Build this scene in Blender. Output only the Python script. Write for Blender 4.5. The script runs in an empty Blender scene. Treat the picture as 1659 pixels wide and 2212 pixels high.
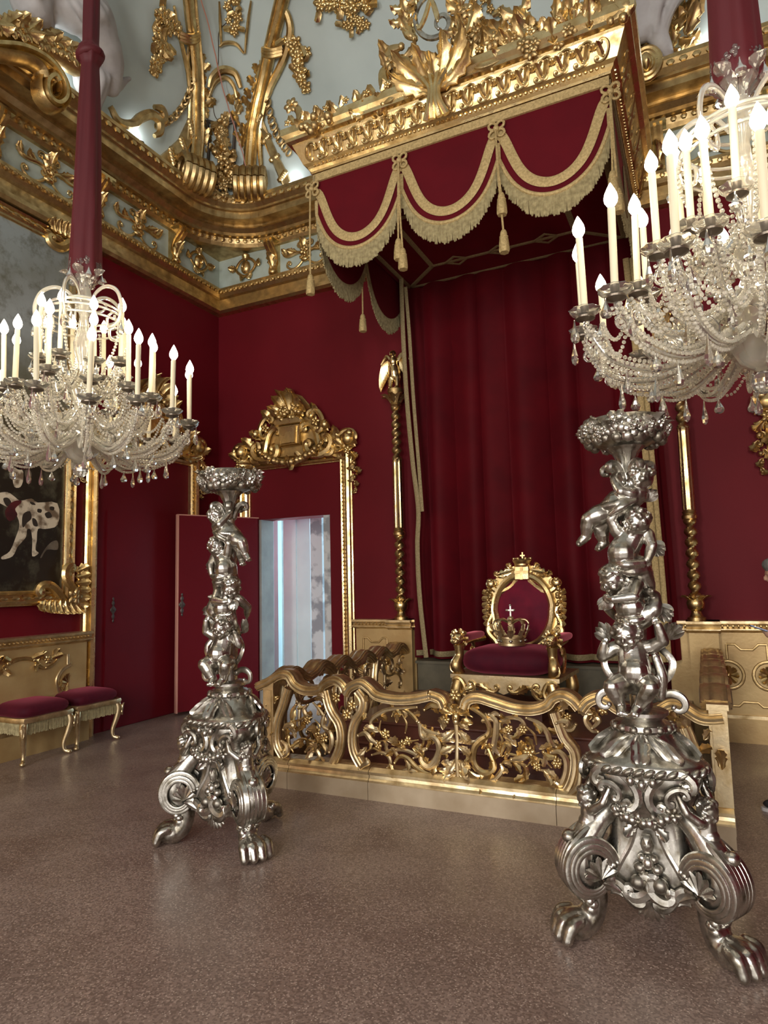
import bpy, math, random
import numpy as np
from mathutils import Vector, Matrix
from mathutils.bvhtree import BVHTree
random.seed(11)
S = bpy.context.scene
COL = S.collection
pi = math.pi

# ------------------------------------------------------------------ camera
FPX, IW, IH = 1420.0, 1659.0, 2212.0
CAM = np.array([0.0, 0.0, 1.6])
YAW, PITCH, ROLL = math.radians(25.7), math.radians(5.95), math.radians(-1.39)
def _basis():
    f = np.array([-math.sin(YAW)*math.cos(PITCH), math.cos(YAW)*math.cos(PITCH), math.sin(PITCH)])
    r = np.array([math.cos(YAW), math.sin(YAW), 0.0]); u = np.cross(r, f)
    return r*math.cos(ROLL)+u*math.sin(ROLL), -r*math.sin(ROLL)+u*math.cos(ROLL), f
CR, CU, CF = _basis()
cd = bpy.data.cameras.new('camera'); cam = bpy.data.objects.new('camera', cd); COL.objects.link(cam)
cd.sensor_fit = 'VERTICAL'; cd.sensor_height = 36.0; cd.lens = FPX/IH*36.0; cd.clip_start = .05
cam.matrix_world = Matrix(((CR[0], CU[0], -CF[0], CAM[0]), (CR[1], CU[1], -CF[1], CAM[1]), (CR[2], CU[2], -CF[2], CAM[2]), (0, 0, 0, 1)))
S.camera = cam
def ray(p): return CF+CR*((p[0]-IW/2)/FPX)-CU*((p[1]-IH/2)/FPX)
# a point of the photograph carried onto a real plane of the room (surveying)
def at_y(y): return lambda p: CAM+ray(p)*(y/ray(p)[1])
def at_x(x): return lambda p: CAM+ray(p)*(x/ray(p)[0])
def at_z(z): return lambda p: CAM+ray(p)*((z-CAM[2])/ray(p)[2])

# ------------------------------------------------------------------ world, lights, exposure
w = bpy.data.worlds.new('world'); S.world = w; w.use_nodes = True
w.node_tree.nodes['Background'].inputs[0].default_value = (.72, .84, 1, 1)
w.node_tree.nodes['Background'].inputs[1].default_value = .9
vs = S.view_settings
vs.view_transform = 'Standard'; vs.look = 'None'; vs.gamma = 1; vs.use_curve_mapping = False
vs.exposure = 0.07
WINDOW_W = 300.0     # daylight through each tall window behind the viewer
BULB_W = 5.5        # each chandelier lamp
XL, XR, YB, YF = -6.15, 6.6, 7.35, -5.2      # room: left, right, back and front walls
ZC = 9.9
def area(name, loc, rot, sx, sy, watt, col):
    d = bpy.data.lights.new(name, 'AREA'); d.shape = 'RECTANGLE'; d.size = sx; d.size_y = sy; d.energy = watt; d.color = col
    o = bpy.data.objects.new(name, d); COL.objects.link(o); o.location = loc; o.rotation_euler = rot
    return o
WIN_X = (-3.9, -.3, 3.3)
for x in WIN_X:
    area('window_daylight', (x, YF+.03, 3.1), (pi/2, 0, 0), 1.5, 3.9, WINDOW_W, (1, .955, .89))
area('next_room_daylight', (-6.6, 9.0, 2.4), (0, -pi/2, 0), 2.6, 1.6, 420, (.74, .90, 1))

# ------------------------------------------------------------------ mesh helpers
def A(*p): return np.array(p, float)
def nrm(v): v = np.asarray(v, float); return v/(np.linalg.norm(v)+1e-12)
class Fr:
    """a local frame: o origin, x y in the surface, z out of it"""
    def __init__(s, o, x=(1, 0, 0), y=(0, 0, 1), z=None):
        s.o = A(*o); s.x = nrm(x); s.y = nrm(y); s.z = nrm(np.cross(s.x, s.y)) if z is None else nrm(z)
    def p(s, u, v, w=0): return s.o+s.x*u+s.y*v+s.z*w
    def at(s, u, v, w=0, rot=0, sc=1):
        c, k = math.cos(rot), math.sin(rot)
        return Fr(s.p(u, v, w), s.x*c+s.y*k, s.y*c-s.x*k, s.z)
WORLD = Fr((0, 0, 0), (1, 0, 0), (0, 1, 0))
BACK = lambda x, z, y=None: Fr((x, YB if y is None else y, z), (1, 0, 0), (0, 0, 1), (0, -1, 0))
LEFT = lambda y, z, x=None: Fr((XL if x is None else x, y, z), (0, 1, 0), (0, 0, 1), (1, 0, 0))
def crv(pts, n=6, closed=False):
    """Catmull-Rom through points"""
    P = [A(*p) for p in pts]
    if len(P) < 3: return np.array(P)
    Q = [P[-1]]+P+[P[0], P[1]] if closed else [2*P[0]-P[1]]+P+[2*P[-1]-P[-2]]
    out = []
    for i in range(1, len(Q)-2):
        a, b, c, d = Q[i-1:i+3]
        for k in range(n):
            t = k/n
            out.append(.5*((2*b)+(c-a)*t+(2*a-5*b+4*c-d)*t*t+(3*b-a-3*c+d)*t**3))
    if not closed: out.append(P[-1])
    return np.array(out)
def clo(p, ang, segs, n=10):
    """path of piecewise linear curvature: segs (length, k0, k1)"""
    x, y = p; out = [(x, y)]
    for L, k0, k1 in segs:
        for i in range(n):
            k = k0+(k1-k0)*(i+.5)/n; ang += k*L/n*.5
            x += math.cos(ang)*L/n; y += math.sin(ang)*L/n; ang += k*L/n*.5; out.append((x, y))
    return np.array(out)
def fit(path, p0, p1, flip=False):
    P = np.array(path, float)
    if flip: P = P*[1, -1]
    z = (P[:, 0]+1j*P[:, 1]); a, b = z[0], z[-1]
    z = (z-a)/(b-a)*(complex(*p1)-complex(*p0))+complex(*p0)
    return np.stack([z.real, z.imag], 1)
_h = [(.35, -14, -7), (.9, -7, -1.7), (1.7, -1.7, -.35)]
_C = clo((0, 0), 0, _h+[(.1+1.6, -.35, -1.7), (.9, -1.7, -7), (.35, -7, -14)], 6)
_S = clo((0, 0), 0, [(.35, -14, -7), (.9, -7, -1.7), (1.7, -1.7, 0), (1.7, 0, 1.7), (.9, 1.7, 7), (.35, 7, 14)], 6)
_J = clo((0, 0), 0, [(1.5, 0, -.5), (1.3, -.5, -2.4), (.9, -2.4, -7), (.35, -7, -14)], 6)
def scr(kind, p0, p1, flip=False): return fit({'C': _C, 'S': _S, 'J': _J}[kind], p0, p1, flip)

class G:
    def __init__(s): s.v = []; s.f = []; s.n = 0
    def add(s, V, F):
        V = np.asarray(V, float).reshape(-1, 3); o = s.n
        s.v.append(V); s.f += [tuple(i+o for i in f) for f in F]; s.n += len(V); return s
    def join(s, g, M=None, off=(0, 0, 0)):
        if g.n:
            V = np.concatenate(g.v)
            if M is not None: V = V@np.asarray(M, float).T
            s.add(V+A(*off), g.f)
        return s
    def grid(s, P, cu=False, cv=False, capu=False):
        P = np.asarray(P, float); nu, nv = P.shape[:2]; F = []
        for i in range(nu if cu else nu-1):
            for j in range(nv if cv else nv-1):
                F.append((i*nv+j, i*nv+(j+1) % nv, ((i+1) % nu)*nv+(j+1) % nv, ((i+1) % nu)*nv+j))
        if capu:
            F.append(tuple(range(nv))[::-1]); F.append(tuple((nu-1)*nv+j for j in range(nv)))
        return s.add(P.reshape(-1, 3), F)
    def box(s, c, d, fr=WORLD, taper=1):
        hx, hy, hz = d[0]/2, d[1]/2, d[2]/2; V = []
        for k in (-1, 1):
            t = taper if k > 0 else 1
            for x, y in ((-1, -1), (1, -1), (1, 1), (-1, 1)):
                V.append(fr.p(c[0]+x*hx*t, c[1]+y*hy*t, c[2]+k*hz))
        return s.add(V, [(3, 2, 1, 0), (4, 5, 6, 7), (0, 1, 5, 4), (1, 2, 6, 5), (2, 3, 7, 6), (3, 0, 4, 7)])
    def b2(s, lo, hi): return s.box([(a+b)/2 for a, b in zip(lo, hi)], [abs(b-a) for a, b in zip(lo, hi)])
    def lathe(s, prof, n=20, fr=WORLD, mod=None, a0=0, a1=2*pi):
        P = []; full = a1-a0 > 6.28; m = n if full else n+1
        for r, z in prof:
            row = []
            for k in range(m):
                a = a0+(a1-a0)*k/n; rr = r*(mod(a, z) if mod else 1)
                row.append(fr.p(rr*math.cos(a), rr*math.sin(a), z))
            P.append(row)
        return s.grid(P, False, full, capu=full)
    def tube(s, pts, r, n=8, flat=(1, 1), ref=None, cap=True, sec=None):
        P = np.asarray(pts, float); N = len(P)
        r = np.broadcast_to(np.asarray(r, float), (N,)) if np.ndim(r) == 0 or len(np.atleast_1d(r)) == N else np.interp(np.linspace(0, 1, N), np.linspace(0, 1, len(r)), r)
        T = np.gradient(P, axis=0); T /= np.linalg.norm(T, axis=1)[:, None]+1e-12
        if ref is None:
            a = A(0, 0, 1) if abs(T[0][2]) < .9 else A(1, 0, 0); B = []
            b = nrm(a-T[0]*(a@T[0]))
            for t in T: b = nrm(b-t*(b@t)); B.append(b)
            B = np.array(B)
        else:
            ref = np.broadcast_to(np.asarray(ref, float), (N, 3)); B = ref-T*(ref*T).sum(1)[:, None]; B /= np.linalg.norm(B, axis=1)[:, None]+1e-12
        D = np.cross(T, B)
        if sec is None: q = np.array([(math.cos(2*pi*k/n), math.sin(2*pi*k/n)) for k in range(n)])
        else: q = np.array(sec)
        q = q*[flat[0], flat[1]]
        Q = P[:, None, :]+r[:, None, None]*(D[:, None, :]*q[None, :, :1]+B[:, None, :]*q[None, :, 1:])
        return s.grid(Q, False, True, capu=cap)
    def ell(s, c, r, fr=WORLD, nu=10, nv=6, bump=None):
        r = (r, r, r) if np.ndim(r) == 0 else r; P = []
        c = A(*c)
        for i in range(nv+1):
            t = -pi/2+pi*min(max(i/nv, .02), .98); row = []
            for k in range(nu):
                a = 2*pi*k/nu; m = bump(a, t) if bump else 1
                row.append(fr.p(c[0]+r[0]*m*math.cos(t)*math.cos(a), c[1]+r[1]*m*math.cos(t)*math.sin(a), c[2]+r[2]*m*math.sin(t)))
            P.append(row)
        return s.grid(P, False, True, capu=True)
    def prism(s, out, d, fr=WORLD, w0=0, bev=0):
        n = len(out); V = [fr.p(u, v, w0) for u, v in out]
        if bev:
            c = np.mean(np.array(out), 0)
            V += [fr.p(u, v, w0+d-bev) for u, v in out]
            o2 = np.array(out); L = np.linalg.norm(o2-c, axis=1)[:, None]; o2 = c+(o2-c)*(1-bev/np.maximum(L, bev*2))
            V += [fr.p(u, v, w0+d) for u, v in o2]; K = 3
        else: V += [fr.p(u, v, w0+d) for u, v in out]; K = 2
        F = [tuple(range(n))[::-1], tuple((K-1)*n+i for i in range(n))]
        for k in range(K-1):
            F += [(k*n+i, k*n+(i+1) % n, (k+1)*n+(i+1) % n, (k+1)*n+i) for i in range(n)]
        return s.add(V, F)
    def leaf(s, fr, L, W, curl=.25, lobes=4, bend=0, nu=11, nv=7, th=.12, lobe=.3):
        """acanthus leaf lying in the frame, growing along its y"""
        T, Bm = [], []
        for i in range(nu):
            t = i/(nu-1); wd = W*(math.sin(pi*min(t*.93+.05, 1))**.7)*(1+lobe*math.cos(2*pi*lobes*t+pi)*(1-t*.4))
            if i == nu-1: wd = W*.06
            rt, rb = [], []
            for j in range(nv):
                q = -1+2*j/(nv-1)
                up = L*curl*(t**2.2)*1.2+W*.28*(1-q*q)+W*.10*math.cos(q*pi*2.5)
                yy = L*t-L*curl*.55*max(0, t-.72)*2.2+abs(q)*wd*.28
                xx = q*wd+bend*L*t*t
                rt.append(fr.p(xx, yy, up)); rb.append(fr.p(xx*.94, yy, up-W*th*2-.002))
            T.append(rt); Bm.append(rb[::-1])
        P = [a+b for a, b in zip(T, Bm)]
        return s.grid(P, False, True, capu=True)
    def flower(s, fr, R, petals=5, seed=0):
        for k in range(petals):
            a = 2*pi*k/petals+seed
            f2 = fr.at(math.cos(a)*R*.55, math.sin(a)*R*.55, R*.12, a)
            s.ell((0, 0, 0), (R*.5, R*.36, R*.22), f2, 7, 4)
        return s.ell((0, 0, R*.22), R*.28, fr, 7, 4)
    def band(s, path, r, fr, w=0, flat=(1, .7), n=8, ball=True):
        """relief scroll: path in frame coordinates"""
        P = np.array([fr.p(p[0], p[1], w+(p[2] if len(p) > 2 else 0)) for p in path])
        s.tube(P, r, n, flat, fr.z)
        if ball:
            rr = np.atleast_1d(r)
            for p, k in ((P[0], rr[0]), (P[-1], rr[-1])): s.ell(p, k*1.25, WORLD, 8, 5)
        return s
    def scroll(s, kind, p0, p1, r, fr, flip=False, w=0, flat=(1, .8), n=7):
        return s.band(scr(kind, p0, p1, flip), [r*.45, r*.8, r*1.1, r*1.15, r*1.1, r*.8, r*.45], fr, w, flat, n)
    def mesh(s, name='m', smooth=True, ang=42):
        me = bpy.data.meshes.new(name)
        me.from_pydata(np.concatenate(s.v).tolist() if s.v else [], [], s.f)
        if smooth:
            me.polygons.foreach_set('use_smooth', [True]*len(me.polygons)); me.set_sharp_from_angle(angle=math.radians(ang))
        me.update(); return me

def link(name, data, m=None, parent=None, kind=None):
    o = bpy.data.objects.new(name, data); COL.objects.link(o)
    if m is not None and data is not None:
        if not data.materials: data.materials.append(M[m])
    if parent is not None: o.parent = parent
    if kind: o['kind'] = kind
    return o
def mw(o):
    b = Matrix.LocRotScale(o.location, o.rotation_euler, o.scale)
    return b if o.parent is None else mw(o.parent) @ o.matrix_parent_inverse @ b
def obj(name, g, m, parent=None, kind=None, smooth=True, ang=42, label=None):
    """mesh in room coordinates, kept there when it is parented"""
    o = link(name, g if isinstance(g, bpy.types.Mesh) else g.mesh(name, smooth, ang), m, parent, kind)
    if parent is not None: o.matrix_parent_inverse = mw(parent).inverted()
    if label: o['label'] = label
    return o
def tag(o, label, cat, group=None):
    o['label'] = label; o['category'] = cat
    if group: o['group'] = group
    return o
def thing(name, label, cat, loc=(0, 0, 0), rz=0, group=None):
    o = bpy.data.objects.new(name, None); COL.objects.link(o); o.location = loc; o.rotation_euler = (0, 0, rz); o.empty_display_size = .1
    return tag(o, label, cat, group)
def struct(name, g, m, parent=None, smooth=False, label=None):
    o = obj(name, g, m, parent, None if parent is not None else 'structure', smooth)
    if label: o['label'] = label
    return o
def sroot(name, loc=(0, 0, 0), label=None):
    o = bpy.data.objects.new(name, None); COL.objects.link(o); o.location = loc; o['kind'] = 'structure'; o.empty_display_size = .1
    if label: o['label'] = label
    return o
def place(me, m, name, parent, loc, rot=(0, 0, 0), sc=1):
    o = link(name, me, m, parent); o.location = loc; o.rotation_euler = rot
    if sc != 1: o.scale = (sc, sc, sc) if np.ndim(sc) == 0 else sc
    return o
def copy_tree(o, parent=None):
    c = o.copy(); COL.objects.link(c); c.parent = parent
    for ch in list(o.children): copy_tree(ch, c)
    return c
def sculpt(g, voxel, smooth=4, fac=.5, mirror=False, deci=None):
    """one continuous surface out of overlapping lumps"""
    me = g.mesh('t', False)
    o = bpy.data.objects.new('t', me); COL.objects.link(o)
    r = o.modifiers.new('r', 'REMESH'); r.mode = 'VOXEL'; r.voxel_size = voxel; r.use_smooth_shade = True
    if smooth: k = o.modifiers.new('s', 'SMOOTH'); k.iterations = smooth; k.factor = fac
    if deci: k = o.modifiers.new('d', 'DECIMATE'); k.ratio = deci
    dg = bpy.context.evaluated_depsgraph_get(); dg.update()
    out = bpy.data.meshes.new_from_object(o.evaluated_get(dg))
    bpy.data.objects.remove(o); bpy.data.meshes.remove(me)
    if mirror:
        out.transform(Matrix.Diagonal((-1, 1, 1, 1))); out.flip_normals()
    out.polygons.foreach_set('use_smooth', [True]*len(out.polygons)); out.update()
    return out
def limb(g, pts, rad, n=10, steps=5):
    """tapering limb with round ends and joints"""
    P = crv(pts, steps); g.tube(P, rad, n)
    rr = np.interp(np.linspace(0, 1, len(P)), np.linspace(0, 1, len(rad)), rad)
    g.ell(P[0], rr[0], WORLD, n, 6); g.ell(P[-1], rr[-1], WORLD, n, 6)

# ------------------------------------------------------------------ materials
M = {}
def mat(name, col, rough=.5, metal=0, col2=None, nscale=6, ndetail=4, nlo=.35, nhi=.65, bump=0, bscale=60, sheen=0, trans=0, emit=0, ecol=None, spec=None, rough2=None, coat=0, sheen_tint=None, ior=None):
    m = bpy.data.materials.new(name); m.use_nodes = True; nt = m.node_tree; N = nt.nodes; B = N['Principled BSDF']; Lk = nt.links.new
    B.inputs['Base Color'].default_value = (*col, 1); B.inputs['Roughness'].default_value = rough; B.inputs['Metallic'].default_value = metal
    if spec is not None: B.inputs['Specular IOR Level'].default_value = spec
    if ior: B.inputs['IOR'].default_value = ior
    if sheen:
        B.inputs['Sheen Weight'].default_value = sheen; B.inputs['Sheen Roughness'].default_value = .45
        B.inputs['Sheen Tint'].default_value = (*(sheen_tint or (1, .35, .4)), 1)
    if trans: B.inputs['Transmission Weight'].default_value = trans
    if coat: B.inputs['Coat Weight'].default_value = coat; B.inputs['Coat Roughness'].default_value = .15
    if emit: B.inputs['Emission Color'].default_value = (*(ecol or col), 1); B.inputs['Emission Strength'].default_value = emit
    if col2 or bump or rough2: tc = N.new('ShaderNodeTexCoord')
    if col2 or rough2:
        t = N.new('ShaderNodeTexNoise'); t.inputs['Scale'].default_value = nscale; t.inputs['Detail'].default_value = ndetail; Lk(tc.outputs['Object'], t.inputs['Vector'])
        mr = N.new('ShaderNodeMapRange'); mr.inputs[1].default_value = nlo; mr.inputs[2].default_value = nhi; Lk(t.outputs[0], mr.inputs[0])
        if col2:
            mx = N.new('ShaderNodeMix'); mx.data_type = 'RGBA'; mx.inputs[6].default_value = (*col, 1); mx.inputs[7].default_value = (*col2, 1)
            Lk(mr.outputs[0], mx.inputs[0]); Lk(mx.outputs[2], B.inputs['Base Color'])
        if rough2:
            m2 = N.new('ShaderNodeMapRange'); m2.inputs[3].default_value = rough; m2.inputs[4].default_value = rough2; Lk(mr.outputs[0], m2.inputs[0]); Lk(m2.outputs[0], B.inputs['Roughness'])
    if bump:
        t2 = N.new('ShaderNodeTexNoise'); t2.inputs['Scale'].default_value = bscale; t2.inputs['Detail'].default_value = 3; Lk(tc.outputs['Object'], t2.inputs['Vector'])
        bp = N.new('ShaderNodeBump'); bp.inputs['Strength'].default_value = bump; bp.inputs['Distance'].default_value = .01; Lk(t2.outputs[0], bp.inputs['Height']); Lk(bp.outputs[0], B.inputs['Normal'])
    M[name] = m; return m
mat('gold', (.78, .59, .29), .27, 1, (.42, .28, .11), 11, 6, .38, .72, .09, 60, rough2=.46)
mat('gold_bright', (.90, .72, .40), .24, 1, (.58, .41, .18), 9, 6, .38, .72, .07, 60, rough2=.40)
mat('gold_old', (.68, .50, .25), .32, 1, (.32, .215, .09), 9, 6, .34, .72, .12, 60, rough2=.52)
mat('gold_pale', (.82, .67, .42), .30, .95, (.44, .31, .15), 10, 6, .37, .70, .07, 60, rough2=.5)
mat('gold_paint', (.60, .43, .20), .42, .35, (.42, .27, .11), 3, 5, .3, .7, .12, 40)
mat('silver', (.60, .58, .53), .27, 1, (.17, .145, .105), 16, 8, .43, .68, .06, 60, rough2=.46)
mat('silver_dark', (.46, .44, .39), .30, 1, (.13, .11, .085), 18, 8, .38, .68, .07, 60, rough2=.50)
mat('wall_red', (.130, .0026, .0085), .62, 0, (.112, .0021, .0074), 1.3, 3, .3, .7, .10, 350, sheen=.10, sheen_tint=(1, .15, .18), spec=.22)
mat('velvet', (.095, .0012, .005), .72, 0, (.065, .0009, .004), 3, 3, .3, .7, .08, 200, sheen=.24, sheen_tint=(1, .10, .14), spec=.15)
mat('valance', (.10, .0018, .007), .7, 0, (.08, .0015, .006), 3, 3, .3, .7, .08, 200, sheen=.15, sheen_tint=(1, .14, .18), spec=.15)
mat('velvet_seat', (.15, .004, .022), .7, 0, (.10, .003, .018), 7, 4, .35, .65, .1, 200, sheen=.9, sheen_tint=(1, .25, .32), spec=.2)
mat('velvet_plum', (.070, .003, .012), .75, 0, (.05, .002, .010), 9, 4, .35, .65, .1, 200, sheen=.35, sheen_tint=(.95, .18, .28), spec=.2)
mat('sleeve', (.062, .0016, .006), .65, 0, (.085, .002, .006), 2, 3, .3, .7, .06, 120, sheen=.08, sheen_tint=(1, .2, .25))
mat('door_edge', (.55, .26, .20), .5)
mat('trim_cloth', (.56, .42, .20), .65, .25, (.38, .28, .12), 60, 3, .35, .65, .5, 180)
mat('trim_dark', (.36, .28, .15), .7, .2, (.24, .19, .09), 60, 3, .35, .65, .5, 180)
mat('fringe', (.44, .37, .20), .7, .15, (.27, .22, .11), 30, 4, .35, .65, .5, 150)
mat('plaster_blue', (.56, .64, .62), .8, 0, (.47, .55, .54), 1.1, 5, .3, .7, .08, 14)
mat('frieze_blue', (.48, .56, .52), .75, 0, (.36, .41, .35), 4, 5, .35, .7, .05, 20)
mat('stucco', (.47, .46, .46), .7, 0, (.36, .34, .34), 5, 5, .35, .7, .12, 25)
mat('crystal', (.97, .95, .88), .03, 0, trans=.93, ior=1.52, spec=.8)
mat('crystal_bead', (.98, .94, .82), .05, 0, trans=.72, ior=1.5, spec=.9)
mat('candle', (.80, .72, .52), .5, 0, spec=.3)
mat('bulb', (1, .95, .82), .3, 0, emit=9, ecol=(1, .92, .74))
mat('pan_metal', (.16, .13, .10), .35, .8)
mat('dark_metal', (.10, .085, .07), .4, .8)
mat('spot', (1, 1, 1), .3, 0, emit=14, ecol=(.92, .97, 1))
mat('wood_red', (.17, .055, .035), .38, 0, (.09, .03, .02), 4, 5, .3, .7, .06, 30, coat=.2)
mat('step_olive', (.13, .11, .07), .6, 0, (.08, .07, .045), 5, 4)
mat('marble', (.62, .64, .66), .35, 0, (.30, .31, .34), 5, 8, .46, .56)
mat('white_paint', (.66, .80, .83), .5, 0, (.58, .71, .75), 2, 3)
mat('grey_stone', (.36, .35, .33), .55, 0, (.27, .26, .25), 4, 5)
mat('iron', (.10, .08, .075), .5, .5)
# ------------------------------------------------------------------ floor
def floor_mat():
    m = bpy.data.materials.new('terrazzo'); m.use_nodes = True; nt = m.node_tree; N = nt.nodes; L = nt.links.new; B = N['Principled BSDF']
    tc = N.new('ShaderNodeTexCoord')
    def noise(sc, det, lo, hi):
        t = N.new('ShaderNodeTexNoise'); t.inputs['Scale'].default_value = sc; t.inputs['Detail'].default_value = det; L(tc.outputs['Object'], t.inputs['Vector'])
        r = N.new('ShaderNodeMapRange'); r.inputs[1].default_value = lo; r.inputs[2].default_value = hi; L(t.outputs[0], r.inputs[0]); return r.outputs[0]
    def mix(f, a, b):
        x = N.new('ShaderNodeMix'); x.data_type = 'RGBA'
        for k, v in ((0, f), (6, a), (7, b)):
            if isinstance(v, (tuple, float)): x.inputs[k].default_value = v if isinstance(v, float) else (*v, 1)
            else: L(v, x.inputs[k])
        return x.outputs[2]
    base = mix(noise(.55, 4, .35, .65), (.29, .205, .168), (.345, .262, .225))
    base = mix(noise(2.2, 5, .4, .75), base, (.20, .135, .110))
    v = N.new('ShaderNodeTexVoronoi'); v.inputs['Scale'].default_value = 115; L(tc.outputs['Object'], v.inputs['Vector'])
    sep = N.new('ShaderNodeSeparateColor'); L(v.outputs['Color'], sep.inputs[0])
    def gt(sock, val):
        g = N.new('ShaderNodeMath'); g.operation = 'GREATER_THAN'; L(sock, g.inputs[0]); g.inputs[1].default_value = val; return g.outputs[0]
    dots = mix(gt(sep.outputs[0], .55), base, mix(.55, (.09, .058, .048), base))
    dots = mix(gt(sep.outputs[1], .92), dots, (.38, .28, .235))
    v2 = N.new('ShaderNodeTexVoronoi'); v2.inputs['Scale'].default_value = 210; L(tc.outputs['Object'], v2.inputs['Vector'])
    s2 = N.new('ShaderNodeSeparateColor'); L(v2.outputs['Color'], s2.inputs[0])
    dots = mix(gt(s2.outputs[2], .975), dots, (.50, .40, .34))
    L(dots, B.inputs['Base Color'])
    r = N.new('ShaderNodeMapRange'); r.inputs[3].default_value = .24; r.inputs[4].default_value = .42; L(noise(1.4, 4, .3, .7), r.inputs[0]); L(r.outputs[0], B.inputs['Roughness'])
    B.inputs['Specular IOR Level'].default_value = .5
    M['terrazzo'] = m
floor_mat()
struct('floor', G().b2((XL-2, YF-.5, -.2), (XR+.2, YB+3.4, 0)), 'terrazzo')
# ------------------------------------------------------------------ walls (doorway in the back wall, windows in the front wall)
ZW = 6.9
DX0, DX1, DZ = -5.46, -4.32, 2.47
struct('wall_left', G().b2((XL-.3, YF-.3, 0), (XL, YB+.3, ZW)), 'wall_red')
struct('wall_back', G().b2((XL, YB, 0), (DX0, YB+.3, ZW)).b2((DX0, YB, DZ), (DX1, YB+.3, ZW)).b2((DX1, YB, 0), (XR+.3, YB+.3, ZW)), 'wall_red')
struct('wall_right', G().b2((XR, YF-.3, 0), (XR+.3, YB, ZC)), 'wall_red')
g = G(); xs = [XL]
for x in WIN_X: xs += [x-.8, x+.8]
xs.append(XR)
for i in range(0, len(xs), 2): g.b2((xs[i], YF-.3, 0), (xs[i+1], YF, ZC))
for x in WIN_X: g.b2((x-.8, YF-.3, 0), (x+.8, YF, 1.0)); g.b2((x-.8, YF-.3, 5.2), (x+.8, YF, ZC))
struct('wall_front', g, 'wall_red')
for i, x in enumerate(WIN_X):
    r = sroot('window_%d' % (i+1), (x, YF, 1.0), 'tall white window behind the viewer')
    g = G()
    for a in (-.76, .76): g.b2((x+a-.05, YF-.26, 1), (x+a+.05, YF-.18, 5.2))
    for z in (1.05, 5.15): g.b2((x-.8, YF-.26, z-.05), (x+.8, YF-.18, z+.05))
    obj('window_frame', g, 'white_paint', r, smooth=False)
    for a in (-.36, .36):
        obj('window_pane', G().b2((x+a-.34, YF-.24, 1.1), (x+a+.34, YF-.22, 5.1)), 'pane_glass' if 'pane_glass' in M else 'crystal', r, smooth=False)
# ------------------------------------------------------------------ plan paths for cornice and cove
def path_sharp(o): return [(XL+o, YF), (XL+o, YB-o), (XR, YB-o)]
def path_round(o, R=1.15, n=10):
    R2 = max(R, o); c = (XL+R2, YB-R2); k = R2-o
    out = [(XL+o, YF+j*(YB-R2-YF)/4) for j in range(4)]
    out += [(c[0]-k*math.cos(a), c[1]+k*math.sin(a)) for a in [pi/2*i/n for i in range(n+1)]]
    return out+[(c[0]+(XR-c[0])*j/4, YB-o) for j in range(1, 5)]
def sweep(prof, path, g=None, **kw):
    g = g or G()
    P = [[(x, y, z) for x, y in path(o, **kw)] for o, z in prof]
    return g.grid(np.array(P)[::-1])
trim1 = sroot('trim_1', (XL, YB, 5.5), 'gilded cornice with pale blue frieze running round the top of the walls')
obj('architrave', sweep([(0, 5.49), (.10, 5.49), (.135, 5.52), (.135, 5.57), (.085, 5.59), (.085, 5.70), (.115, 5.72), (.15, 5.76), (.165, 5.80), (.165, 5.835), (.05, 5.85), (0, 5.85)], path_sharp), 'gold_old', trim1, smooth=False)
obj('frieze', sweep([(.05, 5.84), (.05, 6.36)], path_sharp), 'frieze_blue', trim1, smooth=False)
g = G(); arc = path_round(.06)[3:16]; g.add([(XL+.01, YB-.01, 6.315)]+[(x, y, 6.315) for x, y in arc], [(0, i+1, i) for i in range(1, len(arc))])
obj('corner_soffit', g, 'gold_old', trim1, smooth=False)
obj('cornice', sweep([(.02, 6.30), (.10, 6.30), (.13, 6.34), (.15, 6.40), (.21, 6.41), (.21, 6.45), (.27, 6.49), (.30, 6.49), (.30, 6.52), (.44, 6.53), (.44, 6.62), (.47, 6.63), (.47, 6.66), (.52, 6.70), (.56, 6.745), (.56, 6.79), (.38, 6.81), (0, 6.81)], path_round), 'gold_old', trim1, smooth=False)
def along(path, step, s0=None, s1=None):
    """evenly spaced points with tangent along a plan path"""
    P = np.array(path); d = np.r_[0, np.cumsum(np.linalg.norm(np.diff(P, axis=0), axis=1))]
    n = int(d[-1]/step); out = []
    for i in range(n):
        s = (i+.5)*d[-1]/n; j = min(np.searchsorted(d, s)-1, len(P)-2); t = nrm(P[j+1]-P[j])
        out.append((P[j]+t*(s-d[j]), t))
    return out
g = G()
for o, z, st, rx, rz in ((.155, 6.37, .10, .036, .035), (.545, 6.715, .12, .045, .036), (.175, 5.775, .09, .03, .03)):
    for (p, t) in along(path_sharp(o) if z < 6 else path_round(o), st):
        if p[1] < 1.5 or p[0] > 3.0: continue
        fr = Fr((p[0], p[1], z), (t[0], t[1], 0), (0, 0, 1))
        g.ell((0, 0, 0), (rx, rz, .022), fr, 6, 3)
obj('leaf_moulding', g, 'gold', trim1, 'stuff')
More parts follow.
